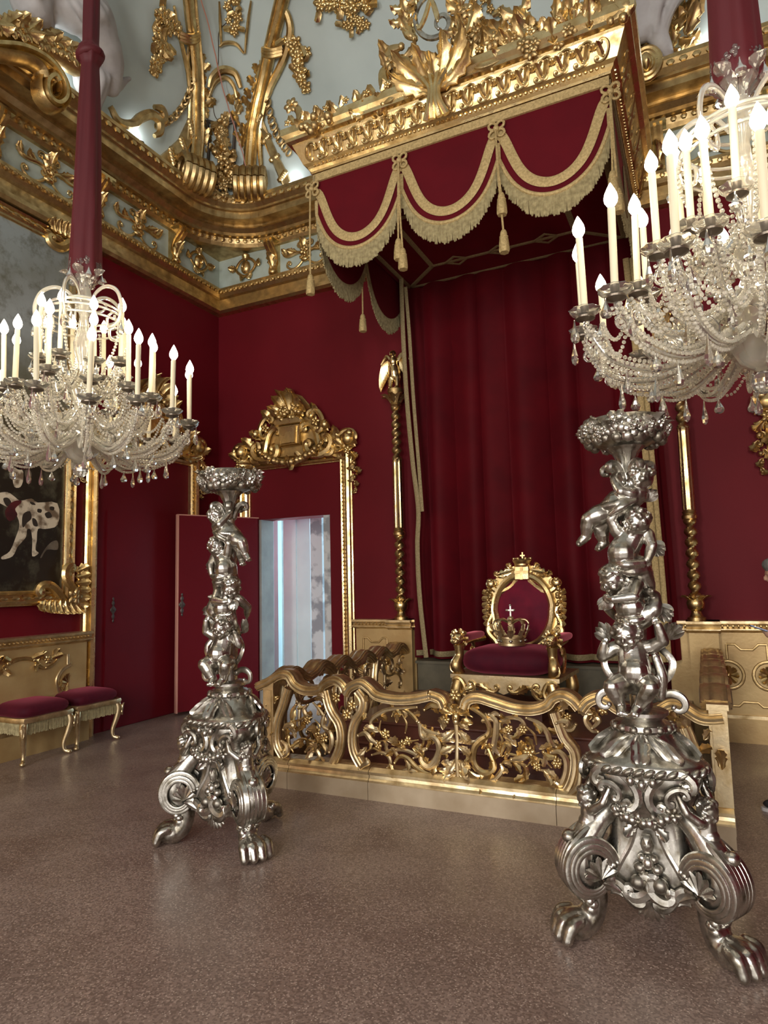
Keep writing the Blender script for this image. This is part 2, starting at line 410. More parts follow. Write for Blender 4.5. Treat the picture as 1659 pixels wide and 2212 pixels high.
# consoles and relief in the frieze
def console_mesh():
    g = G(); prof = [(0, 0), (.05, .0), (.075, .03), (.07, .08), (.045, .14), (.05, .22), (.09, .30), (.15, .36), (.19, .40), (.19, .44), (0, .44)]
    for a, b, k in ((-.075, .075, 1), (-.05, -.015, 1.18), (.015, .05, 1.18)):
        P = [[(a, -q*k, z) for q, z in prof], [(b, -q*k, z) for q, z in prof]]
        g.grid(np.array(P), False, True, capu=True)
    g.leaf(Fr((0, -.06, .05), (1, 0, 0), (0, -.2, 1)), .26, .07, .3)
    g.ell((0, -.09, .02), (.06, .04, .04)); g.box((0, -.11, .455), (.22, .22, .03))
    return g.mesh('console')
def motif_mesh(seed):
    rnd = random.Random(seed); g = G(); fr = Fr((0, 0, 0), (1, 0, 0), (0, 0, 1))
    for s in (-1, 1):
        g.scroll('S', (s*.05, -.06), (s*.27, .05), .017, fr, s < 0, .015)
        g.scroll('C', (s*.08, .09), (s*.22, -.10), .012, fr, s > 0, .012)
        g.leaf(fr.at(s*.10, .0, .01, -s*1.2), .14, .04, .3); g.leaf(fr.at(s*.24, -.02, .01, -s*.5), .12, .035, .3)
    g.leaf(fr.at(0, -.05, .02), .20, .06, .35); g.flower(fr.at(0, .0, .04), .06)
    g.ell((0, -.02, -.10), (.05, .03, .03))
    return g.mesh('motif')
def mask_mesh():
    g = G(); fr = Fr((0, 0, 0), (1, 0, 0), (0, 0, 1))
    g.band(crv([(-.17, .0), (-.1, .10), (0, .13), (.1, .10), (.17, 0), (.08, -.1), (0, -.13), (-.08, -.1)], 4, True), .02, fr, .02, ball=False)
    g.ell((0, 0, .02), (.08, .10, .05), fr); g.ell((0, -.01, .08), (.02, .04, .03), fr)
    for s in (-1, 1): g.leaf(fr.at(s*.15, 0, .02, -s*1.3), .14, .05, .3); g.leaf(fr.at(s*.1, -.1, .02, s*2.5), .12, .04, .3)
    g.leaf(fr.at(0, .1, .02), .1, .06, .3)
    return g.mesh('mask')
CONS, MOT, MASK = console_mesh(), [motif_mesh(1), motif_mesh(2)], mask_mesh()
for me in (CONS, *MOT, MASK): me.materials.append(M['gold'])
k = 0
for y in [YB-1.0-1.25*i for i in range(6)]:
    place(CONS, None, 'console', trim1, (.05, y-YB, .37), (0, 0, pi/2))
    place(MOT[k % 2], None, 'frieze_ornament', trim1, (.06, y-YB-.62, .60), (0, 0, pi/2), 1.25); k += 1
place(MASK, None, 'frieze_mask', trim1, (.06, -.52, .60), (0, 0, pi/2))
place(MASK, None, 'frieze_mask', trim1, (.55, -.06, .60))
for i, x in enumerate((1.05, 2.05, 6.0, 7.1)):
    place(CONS, None, 'console', trim1, (x, -.05, .37))
    place(MOT[i % 2], None, 'frieze_ornament', trim1, (x+.5, -.06, .60), (0, 0, 0), 1.2)
# ------------------------------------------------------------------ coved ceiling
prof = [(.28, 6.80)]+[(.30+4.3*(1-math.cos(t)), 6.86+3.05*math.sin(t)) for t in [pi/2*i/26 for i in range(27)]]
g = sweep(prof, lambda o: path_round(o, 1.5, 14)); COVE = BVHTree.FromPolygons(np.concatenate(g.v).tolist(), g.f)
g.b2((XL+4, YF-.3, ZC), (XR+.3, YB-4, ZC+.2)); g.b2((XL-.3, YF-.3, ZC+.05), (XR+.3, YB+.3, ZC+.25))
ceiling = struct('ceiling', g, 'plaster_blue', None, True, 'pale blue coved ceiling with gilded stucco')
def cv(p, lift=0.0):
    """survey point of the photograph carried onto the coved vault"""
    d = Vector(ray(p)); h, n, i, t = COVE.ray_cast(Vector(CAM), d.normalized(), 60)
    if h is None: return cv((p[0]-2, p[1]-6), lift) if p[1] > -200 else None
    if n.dot(d) > 0: n = -n
    return np.array(h+n*lift), np.array(n)
def cv_tube(g, px, r, lift=0, flat=(1, .6), n=7, steps=4, sec=None):
    P, Nn = [], []
    for p in crv([(x, y) for x, y in px], steps):
        q = cv(p, lift)
        if q: P.append(q[0]); Nn.append(q[1])
    if len(P) > 2: g.tube(P, r, n, flat, np.array(Nn), sec=sec)
    return g
def cv_fr(p, lift=0, px_dir=(0, -1)):
    a = cv(p, lift); b = cv((p[0]+px_dir[0]*8, p[1]+px_dir[1]*8), lift)
    y = nrm(b[0]-a[0]); y = nrm(y-a[1]*(y@a[1])); x = np.cross(y, a[1])
    return Fr(a[0], x, y, a[1])
# strapwork ribs climbing the corner of the vault
REED = [(1, -.4), (1, .3), (.72, .62), (.45, .35), (.22, .75), (-.22, .75), (-.45, .35), (-.72, .62), (-1, .3), (-1, -.4)]
for px in ([(418, 372), (424, 300), (425, 230), (423, 160), (416, 90), (408, 20), (404, -40), (402, -140), (404, -300)],
           [(540, 372), (545, 300), (556, 240), (570, 180), (584, 120), (598, 60), (612, 0), (622, -40), (636, -140), (645, -300)]):
    obj('strap', cv_tube(G(), px, .085, .05, (1, .8), sec=REED), 'gold', ceiling)
for px, r in (([(396, 372), (402, 300), (407, 230), (404, 170), (392, 110), (380, 60), (372, 10)], .03), ([(566, 372), (562, 300), (570, 240), (586, 190), (606, 150), (622, 110), (630, 60), (618, 22), (602, 32), (597, 70)], .05),
              ([(408, 160), (400, 130), (404, 110)], .03), ([(405, 75), (401, 120), (400, 150), (406, 165), (414, 158)], .022), ([(582, 120), (588, 160), (590, 190), (584, 206), (576, 198)], .022),
              ([(450, 190), (458, 165), (482, 150), (508, 160), (520, 190)], .05), ([(450, 210), (462, 180), (484, 168), (502, 182), (512, 212)], .03),
              ([(470, 0), (474, 60), (476, 100)], .02), ([(545, 0), (536, 60), (530, 115)], .02), ([(472, 100), (486, 92), (510, 95), (528, 115)], .025)):
    obj('scroll_band', cv_tube(G(), px, [r*.6, r, r, r*.6], .04, (1, .8)), 'gold', ceiling)
for a, b in (((400, 75), 1.2), ((590, 110), -1.0)):
    g = G()
    for i in range(3): g.tube(crv([cv((a[0]-18+j*7, a[1]-6+4*math.sin(j*.6)+i*7), .06+.05*math.sin(pi*j/6))[0] for j in range(7)], 2), .028, 6)
    obj('strap_tie', g, 'gold', ceiling)
# scaly fans beside the straps
for poly in ([(412, 215), (404, 260), (385, 300), (362, 322), (335, 345), (345, 368), (372, 362), (398, 335), (415, 300)],
             [(552, 225), (558, 265), (572, 310), (590, 350), (608, 395), (618, 412), (630, 395), (622, 375), (604, 340), (584, 295), (566, 250)]):
    g = G(); P = [cv(p, .05)[0] for p in poly]; Q = [cv(p, -.02)[0] for p in poly]; n = len(P)
    g.add(P+Q, [tuple(range(n)), tuple(range(n, 2*n))[::-1]]+[(i, (i+1) % n, n+(i+1) % n, n+i) for i in range(n)])
    f = obj('scale_fan', g, 'gold_old', ceiling, smooth=False)
    c0, c1 = np.array(poly[0]), np.array(poly[n//2]); m = len(poly); g2 = G()
    for i in range(1, n//2):
        a, b = np.array(poly[i]), np.array(poly[-i])
        for k in range(5):
            q = a+(b-a)*(k+.5)/5; fr = cv_fr(q, .06); g2.ell((0, 0, 0), (.05, .045, .03), fr, 6, 4)
    obj('scale', g2, 'gold', f, 'stuff')
# leafy fringes along the straps, flower drops, chains
rnd = random.Random(5)
for line in ([(432, 330), (440, 260), (441, 200), (434, 140)], [(528, 330), (532, 260), (545, 200), (560, 150)], [(500, 215), (515, 260), (522, 320)], [(452, 220), (446, 270), (444, 330)]):
    g = G()
    for i, p in enumerate(crv(line, 4)):
        fr = cv_fr(p, .02); g.leaf(fr.at(0, 0, 0, rnd.uniform(-.9, .9)), .14, .045, .35, 3, nu=7, nv=5)
    obj('leaf_edging', g, 'gold', ceiling)
def blossom_drop(pts, n, R, name='flower_garland'):
    g = G(); C = crv(pts, 10)
    for i in range(n):
        p = C[int(i/n*(len(C)-1))]+np.array([rnd.gauss(0, 1), rnd.gauss(0, .6)])*np.interp(i/n, [0, .35, 1], [9, 11, 3])
        fr = cv_fr(p, .03+rnd.random()*.04)
        if rnd.random() < .6: g.flower(fr, R*rnd.uniform(.8, 1.2), 5, rnd.random()*6)
        else: g.leaf(fr.at(0, 0, 0, rnd.random()*6.3), R*1.8, R*.55, .3, 3, nu=6, nv=5)
    return obj(name, g, 'gold', ceiling)
blossom_drop([(345, 20), (350, 70), (338, 110), (325, 150)], 34, .085)
blossom_drop([(640, 85), (650, 120), (655, 165), (665, 200)], 26, .08)
blossom_drop([(338, 100), (330, 130), (316, 158)], 10, .05)
blossom_drop([(690, 5), (730, 12), (770, 8), (820, 15)], 26, .08)
blossom_drop([(755, 30), (765, 60), (790, 40)], 10, .06)
blossom_drop([(500, 0), (503, 25), (502, 55), (500, 75)], 14, .06)
blossom_drop([(1000, 5), (1060, 20), (1100, 40)], 12, .05)
for pts, n in ((([(412, 172), (398, 215), (372, 252), (335, 272)]), 17), (([(580, 215), (590, 262), (606, 300), (628, 332)]), 16)):
    C = crv(pts, 12); ch = None
    for i in range(n):
        q = C[int(i/(n-1)*(len(C)-1))]; fr = cv_fr(q, .05, (1, 1)); g = G()
        a = i % 2
        g.tube([fr.p(.05*math.cos(t), .035*math.sin(t)*(1 if a else .5), .03*math.sin(t)*(0 if a else 1)) for t in [2*pi*k/9 for k in range(10)]], .014, 5)
        obj('chain_link', g, 'gold_old', ceiling)
# big bound scrolls at the foot of the straps and the fruit pendant between them
for c, s in (((410, 388), 1), ((545, 412), -1)):
    b = cv(c, .16); g = G(); e = nrm(np.cross(b[1], A(0, 0, 1)))
    for k in range(5):
        q = b[0]+e*(k-2)*.085
        g.tube([q+b[1]*.17*math.cos(t)+A(0, 0, 1)*.20*math.sin(t) for t in [2*pi*j/14 for j in range(15)]], .05, 7)
    obj('volute', g, 'gold_old', ceiling)
g = G()
for i in range(130):
    t = i/130; p = (478+rnd.gauss(0, 1)*np.interp(t, [0, .5, 1], [5, 12, 18]), 265+t*175)
    fr = cv_fr(p, .06+rnd.random()*.08)
    if rnd.random() < .55: g.ell((0, 0, 0), .05*rnd.uniform(.7, 1.2), fr, 7, 5)
    elif rnd.random() < .5: g.leaf(fr.at(0, 0, 0, rnd.random()*6.3), .15, .05, .35, 3, nu=6, nv=5)
    else: g.flower(fr, .075, 5, rnd.random()*6)
obj('fruit_pendant', g, 'gold_old', ceiling)
g = G()
for px in ([(446, 262), (450, 320), (441, 425)], [(508, 262), (505, 330), (507, 425)], [(446, 262), (478, 270), (508, 262)]): cv_tube(g, px, .022, .03)
obj('pendant_border', g, 'dark_metal', ceiling)
# the curling dragon scroll above the left cornice, cracked plaster and a hanging cable
for px, r in (([(222, 235), (240, 268), (268, 275), (292, 255), (312, 250), (330, 265), (330, 290), (318, 298)], .055), ([(318, 232), (335, 238), (340, 258), (328, 272)], .05), ([(225, 290), (250, 310), (275, 316)], .03)):
    obj('dragon_scroll', cv_tube(G(), px, [r*.6, r, r*1.1, r, r*.5], .12, (1, 1)), 'gold_old', ceiling)
obj('cable', cv_tube(G(), [(330, -260), (395, -100), (428, 5), (452, 90), (468, 150), (490, 230), (520, 320), (541, 395), (560, 455)], .008, .10, (1, 1), 5), 'door_edge', ceiling)
obj('plaster_crack', cv_tube(G(), [(505, 5), (497, 40), (474, 66), (472, 100), (470, 145), (452, 170), (458, 210), (464, 250), (478, 265)], .006, 0, (1, .3), 4), 'dark_metal', ceiling)
# ------------------------------------------------------------------ gilded door surrounds
FSEC = [(-1, 0), (-1, .55), (-.8, .75), (-.55, .6), (-.45, .35), (-.1, .35), (.0, .8), (.35, 1.0), (.7, .85), (.8, .5), (1, .45), (1, 0)]
def jamb(fr, pts, r=.085, dep=.085):
    return G().tube([fr.p(*p) for p in pts], 1, sec=[(a*r, b*dep) for a, b in FSEC], ref=fr.z)
def beads_along(g, fr, pts, step, r, w):
    P = np.array([fr.p(u, v, w) for u, v in pts]); d = np.linalg.norm(P[1]-P[0]); n = max(2, int(d/step))
    for i in range(n): g.ell(P[0]+(P[1]-P[0])*(i+.5)/n, r, WORLD, 6, 4)
def rosette_ear(fr, s):
    """scrolled corner ornament of a door surround"""
    g = G()
    g.scroll('C', (-.12*s, -.06), (.10*s, .12), .034, fr, s < 0, .07)
    g.ell((.02*s, .13, .08), (.09, .10, .06), fr, 10, 6); g.ell((.06*s, .19, .09), (.06, .05, .05), fr)
    g.scroll('C', (-.16*s, .05), (-.05*s, .2), .024, fr, s > 0, .07)
    g.leaf(fr.at(.02*s, .0, .06, -s*.9), .20, .06, .4); g.leaf(fr.at(-.04*s, .02, .07, s*.8), .17, .055, .4); g.leaf(fr.at(.05*s, -.04, .05, -s*2.4), .18, .05, .3)
    g.flower(fr.at(.03*s, -.03, .10), .06)
    return g
def drop(fr, s, n=5):
    g = G()
    for i in range(n):
        t = i/n; g.leaf(fr.at(.02*s*math.sin(i*2), -.09*i, .03, pi+s*(.5 if i % 2 else -.5)), .17*(1-t*.5), .05*(1-t*.5), .4, 3)
        g.ell((.01*s, -.05-.09*i, .06), .035*(1-t*.6), fr, 7, 5)
    return g
def door_frame(name, fr, hw, H, label):
    root = sroot(name, fr.o, label)
    for s in (-1, 1):
        j = obj('jamb', jamb(fr, [(s*hw, 0, 0), (s*hw, H*.5, 0), (s*hw, H+.06, 0)]), 'gold_bright', root, smooth=False)
        g = G(); beads_along(g, fr, [(s*(hw-.045*s*s), .05), (s*(hw-.045), H-.05)], .05, .012, .055)
        obj('bead_row', g, 'gold_old', j, 'stuff')
        obj('corner_scroll', rosette_ear(fr.at(s*(hw+.03), H+.10), s), 'gold', root)
        obj('leaf_drop', drop(fr.at(s*(hw+.13), H-.05), s), 'gold_old', root)
    obj('lintel', jamb(fr, [(-hw-.08, H+.02, 0), (0, H+.02, 0), (hw+.08, H+.02, 0)], .075, .08), 'gold', root, smooth=False)
    c = fr.at(0, H, .04)
    h_ = [(.74, .0), (.70, .16), (.58, .26), (.50, .42), (.36, .56), (.28, .74), (.14, .90), (0, .96)]
    obj('crest_board', G().prism(h_+[(-a, b) for a, b in h_[-2::-1]], .03, c, -.03, .01), 'gold_old', root)
    # crest: pot-shaped cartouche, palmette, volutes, fruit swag
    g = G().prism([(-.16, .22), (.16, .22), (.175, .50), (-.175, .50)], .10, c, 0, .02)
    g.prism([(-.11, .24), (.11, .24), (.125, .47), (-.125, .47)], .03, c, .10, .01)
    g.prism([(-.21, .50), (.21, .50), (.23, .54), (.19, .58), (-.19, .58), (-.23, .54)], .15, c, 0, .02)
    obj('cartouche', g, 'gold_bright', root)
    for a, L, W in ((0, .42, .10), (.42, .40, .09), (-.42, .40, .09), (.85, .34, .08), (-.85, .34, .08), (.2, .46, .06), (-.2, .46, .06)):
        obj('palmette_leaf', G().leaf(c.at(math.sin(-a)*.05, .56, .05, a), L, W, .42), 'gold', root)
    g = G()
    for i in range(9): g.ell(((i-4)*.045, .62+.05*math.cos(i*1.7), .12), .045, c, 8, 5)
    g.ell((0, .93, .10), (.09, .07, .07), c); g.flower(c.at(-.1, .74, .1), .08); g.flower(c.at(.1, .74, .1), .08)
    obj('fruit_heap', g, 'gold_old', root)
    for s in (-1, 1):
        obj('volute', G().scroll('C', (s*.28, .22), (s*.56, .26), .05, c, s > 0, .05), 'gold', root)
        obj('volute', G().scroll('S', (s*.20, .44), (s*.62, .10), .04, c, s < 0, .05), 'gold', root)
        obj('side_scroll', G().scroll('C', (s*.30, .60), (s*.40, .40), .034, c, s < 0, .06), 'gold', root)
        g = G()
        g.leaf(c.at(s*.30, .55, .04, -s*.5), .24, .07, .4); g.leaf(c.at(s*.45, .36, .04, -s*1.0), .22, .07, .4); g.leaf(c.at(s*.60, .2, .04, -s*.6), .26, .07, .4); g.leaf(c.at(s*.66, .05, .04, -s*1.5), .2, .06, .3)
        g.ell((s*.55, .44, .08), (.06, .07, .06), c); g.flower(c.at(s*.40, .50, .08), .07)
        obj('acanthus', g, 'gold', root)
    g = G()
    for i in range(23):
        t = -1+i/11; u = t*.50; v = .20-.21*(1-t*t)
        g.ell((u, v, .09+.02*math.sin(i*2.3)), .036+.026*(1-t*t), c, 7, 5)
        if i % 3 == 0: g.leaf(c.at(u, v, .09, i*1.3), .13, .04, .3, 3, nu=6, nv=5)
    obj('fruit_swag', g, 'gold_old', root)
    return root
f_back = door_frame('trim_2', BACK(-4.85, 0), .80, 3.20, 'gilded surround with carved crest round the open doorway')
f_left = door_frame('trim_3', LEFT(5.99, 0), .83, 3.25, 'gilded surround of the closed red jib door on the left wall')
f_right = door_frame('trim_4', BACK(1.52, 0), .80, 3.02, 'gilded surround cut by the right edge of the picture')
# ------------------------------------------------------------------ jib doors
def escutcheon(fr):
    g = G()
    for v, a, b in ((0, .03, .05), (.075, .022, .035), (-.075, .022, .035), (.125, .014, .02), (-.125, .014, .02)): g.ell((0, v, .004), (a, b, .008), fr, 8, 4)
    for s in (-1, 1): g.ell((s*.026, .0, .004), (.016, .024, .008), fr, 7, 4)
    g.tube([fr.p(0, .0, .01), fr.p(0, .0, .03)], .012, 8)
    return g
d1 = sroot('door_1', (XL, 6.0, 0), 'closed crimson jib door in the left wall')
obj('leaf', G().b2((XL, 5.40, .01), (XL+.018, 6.60, 2.48)), 'wall_red', d1, smooth=False)
obj('escutcheon', escutcheon(LEFT(5.50, 1.34, XL+.02)), 'iron', d1)
hx, hy = DX0, YB-.01; a = math.atan2(6.32-hy, -5.98-hx); ux, uy = math.cos(a), math.sin(a)
d2 = sroot('door_2', (hx, hy, 0), 'open crimson door leaf with pale edges, swung into the room')
LF = Fr((hx, hy, .03), (ux, uy, 0), (0, 0, 1)); LW = 1.12
n = LF.z
obj('leaf', G().box((LW/2, 1.235, 0), (LW-.02, 2.44, .05), LF), 'wall_red', d2, smooth=False)
obj('edge_strip', G().box((LW-.005, 1.235, 0), (.022, 2.46, .056), LF), 'door_edge', d2, smooth=False)
obj('edge_strip', G().box((LW/2, 2.463, 0), (LW+.01, .014, .056), LF), 'door_edge', d2, smooth=False)
sgn = 1 if n@(CAM-LF.o) > 0 else -1
obj('escutcheon', escutcheon(Fr(LF.p(LW-.06, 1.33, .027*sgn), LF.x*sgn, LF.y, n*sgn)), 'iron', d2)
# ------------------------------------------------------------------ the lit room beyond the doorway
struct('wall_beyond', G().b2((-8.0, 10.4, 0), (-2.5, 10.6, 3.6)).b2((-8.0, 7.65, 3.4), (-2.5, 10.6, 3.6)).b2((-2.7, 7.65, 0), (-2.5, 10.4, 3.4)).b2((-8.0, 7.65, 0), (-7.8, 10.4, 3.4)), 'white_paint')
def colm(pxs, y, z1=2.6):
    f = at_y(y); return f((pxs[0], 1290))[0], f((pxs[1], 1290))[0]
def slab(name, pxs, y, d, m, z0=0, z1=2.9, parent=None):
    x0, x1 = colm(pxs, y); return obj(name, G().b2((x0, y, z0), (x1, y+d, z1)), m, parent, smooth=False)
d4 = sroot('door_3', (-5.1, 8.25, 0), 'pale blue painted door and marble reveal seen through the doorway')
slab('stone_pilaster', (560, 590), 8.3, .3, 'grey_stone', 0, 3.3, d4)
slab('pilaster_strip', (577, 588), 8.27, .05, 'white_paint', 0, 3.3, d4)
slab('white_post', (592, 601), 8.25, .1, 'white_paint', 0, 3.3, d4)
slab('gap_shade', (600, 616), 8.6, .05, 'iron', .2, 3.3, d4)  # dark-coloured slab standing in for the shade inside the recess
slab('leaf', (613, 640), 8.2, .06, 'door_pale' if 'door_pale' in M else 'white_paint', .04, 3.2, d4)
slab('leaf', (641, 671), 8.22, .06, 'white_paint', .04, 3.2, d4)
slab('marble_facing', (672, 697), 8.1, .2, 'marble', 0, 3.2, d4)
obj('reveal', G().b2((DX1-.11, YB+.02, 0), (DX1, YB+.30, DZ)), 'marble', d4, smooth=False)
obj('reveal', G().b2((DX0, YB+.02, 0), (DX0+.04, YB+.30, DZ)), 'grey_stone', d4, smooth=False)
# ------------------------------------------------------------------ dados
CAP = [(0, 1.135), (.20, 1.135), (.20, 1.11), (.175, 1.10), (.165, 1.075), (.19, 1.06), (.19, 1.05), (.15, 1.035), (.12, 1.02), (0, 1.02)]
def dado(name, fr, u0, u1, label, panels, blocks=(), dep=.12):
    root = sroot(name, fr.p((u0+u1)/2, 0), label)
    bx = lambda a, b, c, d, e, f: G().box(((a+b)/2, (c+d)/2, (e+f)/2), (b-a, d-c, f-e), fr)
    obj('dado_board', bx(u0, u1, .02, 1.03, 0, dep), 'gold_paint', root, smooth=False)
    obj('base_block', bx(u0-.01, u1+.01, 0, .22, 0, dep+.05), 'gold_paint', root, smooth=False)
    obj('base_moulding', bx(u0, u1, .22, .25, 0, dep+.03), 'gold_pale', root, smooth=False)
    g = G(); g.grid(np.array([[fr.p(u, z, o-.12+dep) if o else fr.p(u, z, 0) for o, z in CAP] for u in (u0-.02, u1+.02)]), False, True, capu=True)
    cap = obj('dado_cap', g, 'gold_pale', root, smooth=False)
    g = G(); beads_along(g, fr, [(u0, 1.085), (u1, 1.085)], .045, .011, dep+.055)
    obj('bead_row', g, 'gold', cap, 'stuff')
    for a, b in blocks:
        obj('pedestal_block', bx(a, b, .0, 1.03, 0, dep+.08), 'gold_paint', root, smooth=False)
        g = G(); g.grid(np.array([[fr.p(u, z, o-.03+dep) if o else fr.p(u, z, 0) for o, z in CAP] for u in (a-.02, b+.02)]), False, True, capu=True)
        obj('dado_cap', g, 'gold_pale', root, smooth=False)
    for kind, a, b in panels:
        f = fr.at((a+b)/2, .62, dep); h = (b-a)/2; t = .012
        top = [(-h, .29), (-.10, .29), (-.05, .24), (.05, .24), (.10, .29), (h, .29)]
        low = [(-h, -.29), (-.10, -.29), (-.06, -.25), (.06, -.25), (.10, -.29), (h, -.29)]
        if kind == 'round':
            obj('panel_moulding', G().band(top, t, f, .004, ball=False), 'gold_old', root); obj('panel_moulding', G().band(low, t, f, .004, ball=False), 'gold_old', root)
            for s in (-1, 1):
                obj('panel_moulding', G().band([(s*h, .29), (s*h, .15)], t, f, .004, ball=False), 'gold_old', root)
                obj('panel_moulding', G().band([(s*h, -.15), (s*h, -.29)], t, f, .004, ball=False), 'gold_old', root)
                obj('roundel', G().band([(s*h+.13*math.cos(q), .13*math.sin(q)) for q in [2*pi*k/20 for k in range(21)]], .016, f, .006, ball=False), 'gold_old', root)
                g = G()
                for k in range(8): g.leaf(f.at(s*h, 0, .004, k*pi/4), .10, .03, .25, 3, nu=6, nv=5)
                g.ell((s*h, 0, .02), .025, f)
                obj('rosette', g, 'gold', root)
        else:
            k = lambda l: [(x/2.949, 950+y/2.949) for x, y in l]; t_ = at_x(XL+dep); q = lambda p: (t_(p)[1]-f.o[1], t_(p)[2]-f.o[2]); sh = f.o[1]-(4.31)
            qq = lambda l: [q(p) for p in k(l)]
            Q = lambda l: [(u+sh, v) for u, v in qq(l)]
            for s in (1, -1):
                mr = lambda P: [(u*s, v) for u, v in P]
                obj('panel_scroll', G().band(crv(mr(Q([(-40, 1500), (0, 1472), (45, 1428), (100, 1402), (160, 1396), (215, 1405)])), 5), [.012, .018, .02, .016], f, .006), 'gold', root)
                obj('panel_scroll', G().band(crv(mr(Q([(370, 1368), (355, 1410), (310, 1448), (265, 1455), (225, 1435)])), 5), [.012, .016, .012], f, .006), 'gold', root)
                for (a_, b_), an, L_ in (((190, 1400), -1.2, .14), ((235, 1410), -.6, .12), ((285, 1405), .4, .12), ((325, 1390), -1.3, .12), ((345, 1385), -.3, .10), ((250, 1420), 2.4, .11)):
                    u, v = mr(Q([(a_, b_)]))[0]; obj('panel_leaf', G().leaf(f.at(u, v, .006, an*s), L_, .032, .3, 3, nu=8, nv=5), 'gold', root)
                u, v = mr(Q([(300, 1400)]))[0]; obj('panel_flower', G().flower(f.at(u, v, .015), .045, 6), 'gold', root)
                obj('panel_moulding', G().band(mr(Q([(432, 1365), (432, 1440)])), .014, f, .004, ball=False), 'gold_pale', root)
                obj('roundel', G().band(crv(mr(Q([(445, 1432), (395, 1465), (362, 1525), (368, 1580), (400, 1640), (445, 1665)])), 5), .02, f, .006, ball=False), 'gold_pale', root)
                u, v = mr(Q([(430, 1545)]))[0]
                for m_ in range(5): obj('rosette_leaf', G().leaf(f.at(u, v, .004, s*(.2+m_*.65)), .11, .03, .3, 3, nu=7, nv=5), 'gold', root)
    return root
dado('trim_5', LEFT(0, 0), YF, 5.07, 'gilded panelled dado under the painting on the left wall', [('scroll', 3.65, 4.97), ('scroll', 2.1, 3.4)])
dado('trim_6', BACK(0, 0), -3.90, -3.10, 'cream and gold dado left of the throne canopy', [('round', -3.80, -3.48)], [(-3.40, -3.12)])
dado('trim_7', BACK(0, 0), -.36, .66, 'cream and gold panelled dado right of the throne canopy', [('round', .15, .49)], [(-.17, .09)])
# ------------------------------------------------------------------ painting on the left wall
def canvas_mat():
    m = bpy.data.materials.new('painted_canvas'); m.use_nodes = True; nt = m.node_tree; N = nt.nodes; L = nt.links.new; B = N['Principled BSDF']
    tc = N.new('ShaderNodeTexCoord'); sp = N.new('ShaderNodeSeparateXYZ'); L(tc.outputs['Object'], sp.inputs[0])
    def noise(sc, d, rough=.6):
        t = N.new('ShaderNodeTexNoise'); t.inputs['Scale'].default_value = sc; t.inputs['Detail'].default_value = d; t.inputs['Roughness'].default_value = rough; L(tc.outputs['Object'], t.inputs['Vector']); return t.outputs[0]
    ad = N.new('ShaderNodeMath'); ad.operation = 'MULTIPLY_ADD'; L(noise(1.6, 5), ad.inputs[0]); ad.inputs[1].default_value = 1.3; L(sp.outputs[2], ad.inputs[2])
    r = N.new('ShaderNodeValToRGB'); mr = N.new('ShaderNodeMapRange'); mr.inputs[1].default_value = 1.9; mr.inputs[2].default_value = 6.0; L(ad.outputs[0], mr.inputs[0]); L(mr.outputs[0], r.inputs[0])
    e = r.color_ramp.elements; e[0].position = 0; e[0].color = (.035, .020, .010, 1); e[1].position = 1; e[1].color = (.26, .30, .31, 1)
    for p, c in ((.16, (.012, .008, .005)), (.40, (.018, .013, .008)), (.52, (.10, .085, .05)), (.62, (.13, .13, .10)), (.74, (.30, .33, .34)), (.88, (.20, .215, .20))):
        k = e.new(p); k.color = (*c, 1)
    x = N.new('ShaderNodeMix'); x.data_type = 'RGBA'; x.inputs[7].default_value = (.09, .085, .055, 1); L(r.outputs[0], x.inputs[6])
    m2 = N.new('ShaderNodeMapRange'); m2.inputs[1].default_value = .5; m2.inputs[2].default_value = .68; m2.inputs[4].default_value = .8; L(noise(5, 7, .7), m2.inputs[0]); L(m2.outputs[0], x.inputs[0]); L(x.outputs[2], B.inputs['Base Color'])
    B.inputs['Roughness'].default_value = .42; M['painted_canvas'] = m
canvas_mat()
mat('paint_cream', (.60, .52, .40), .5, 0, (.16, .11, .07), 9, 4, .48, .62)
mat('paint_dark', (.03, .022, .016), .5)
mat('paint_red', (.09, .010, .012), .5, 0, (.04, .006, .008), 8, 4)
mat('paint_dim', (.15, .12, .09), .5, 0, (.06, .045, .03), 8, 4)
PX = XL+.05
pic = thing('painting', 'large hunting scene with white spotted hound, in gilded frame on left wall', 'painting', (XL, 3.35, 1.6))
PY0, PY1, PZ0, PZ1 = 1.9, 4.79, 1.58, 5.33
obj('canvas', G().b2((XL, PY0-.02, PZ0-.02), (PX, PY1+.02, PZ1+.02)), 'painted_canvas', pic, smooth=False)
def Z6(l): return [(x/2.949, 950+y/2.949) for x, y in l]
f = at_x(PX)
def painted(name, pts, m, lift=.001, sm=3):
    P = [f(p) for p in (crv(Z6(pts), sm, True) if sm else Z6(pts))]; n = len(P)
    V = [p+A(lift, 0, 0) for p in P]+[p+A(lift-.001, 0, 0) for p in P]
    obj(name, G().add(V, [tuple(range(n)), tuple(range(n, 2*n))[::-1]]+[(i, (i+1) % n, n+(i+1) % n, n+i) for i in range(n)]), m, pic, smooth=False)
painted('painted_hound', [(-60, 395), (-20, 345), (45, 333), (92, 362), (130, 388), (200, 374), (240, 400), (365, 405), (368, 540), (290, 568), (242, 568), (234, 640), (226, 700), (246, 722), (205, 742), (206, 650), (196, 575), (172, 572), (165, 620), (112, 682), (80, 742), (18, 762), (10, 745), (62, 710), (100, 622), (124, 540), (102, 470), (90, 425), (50, 430), (0, 405)], 'paint_cream')
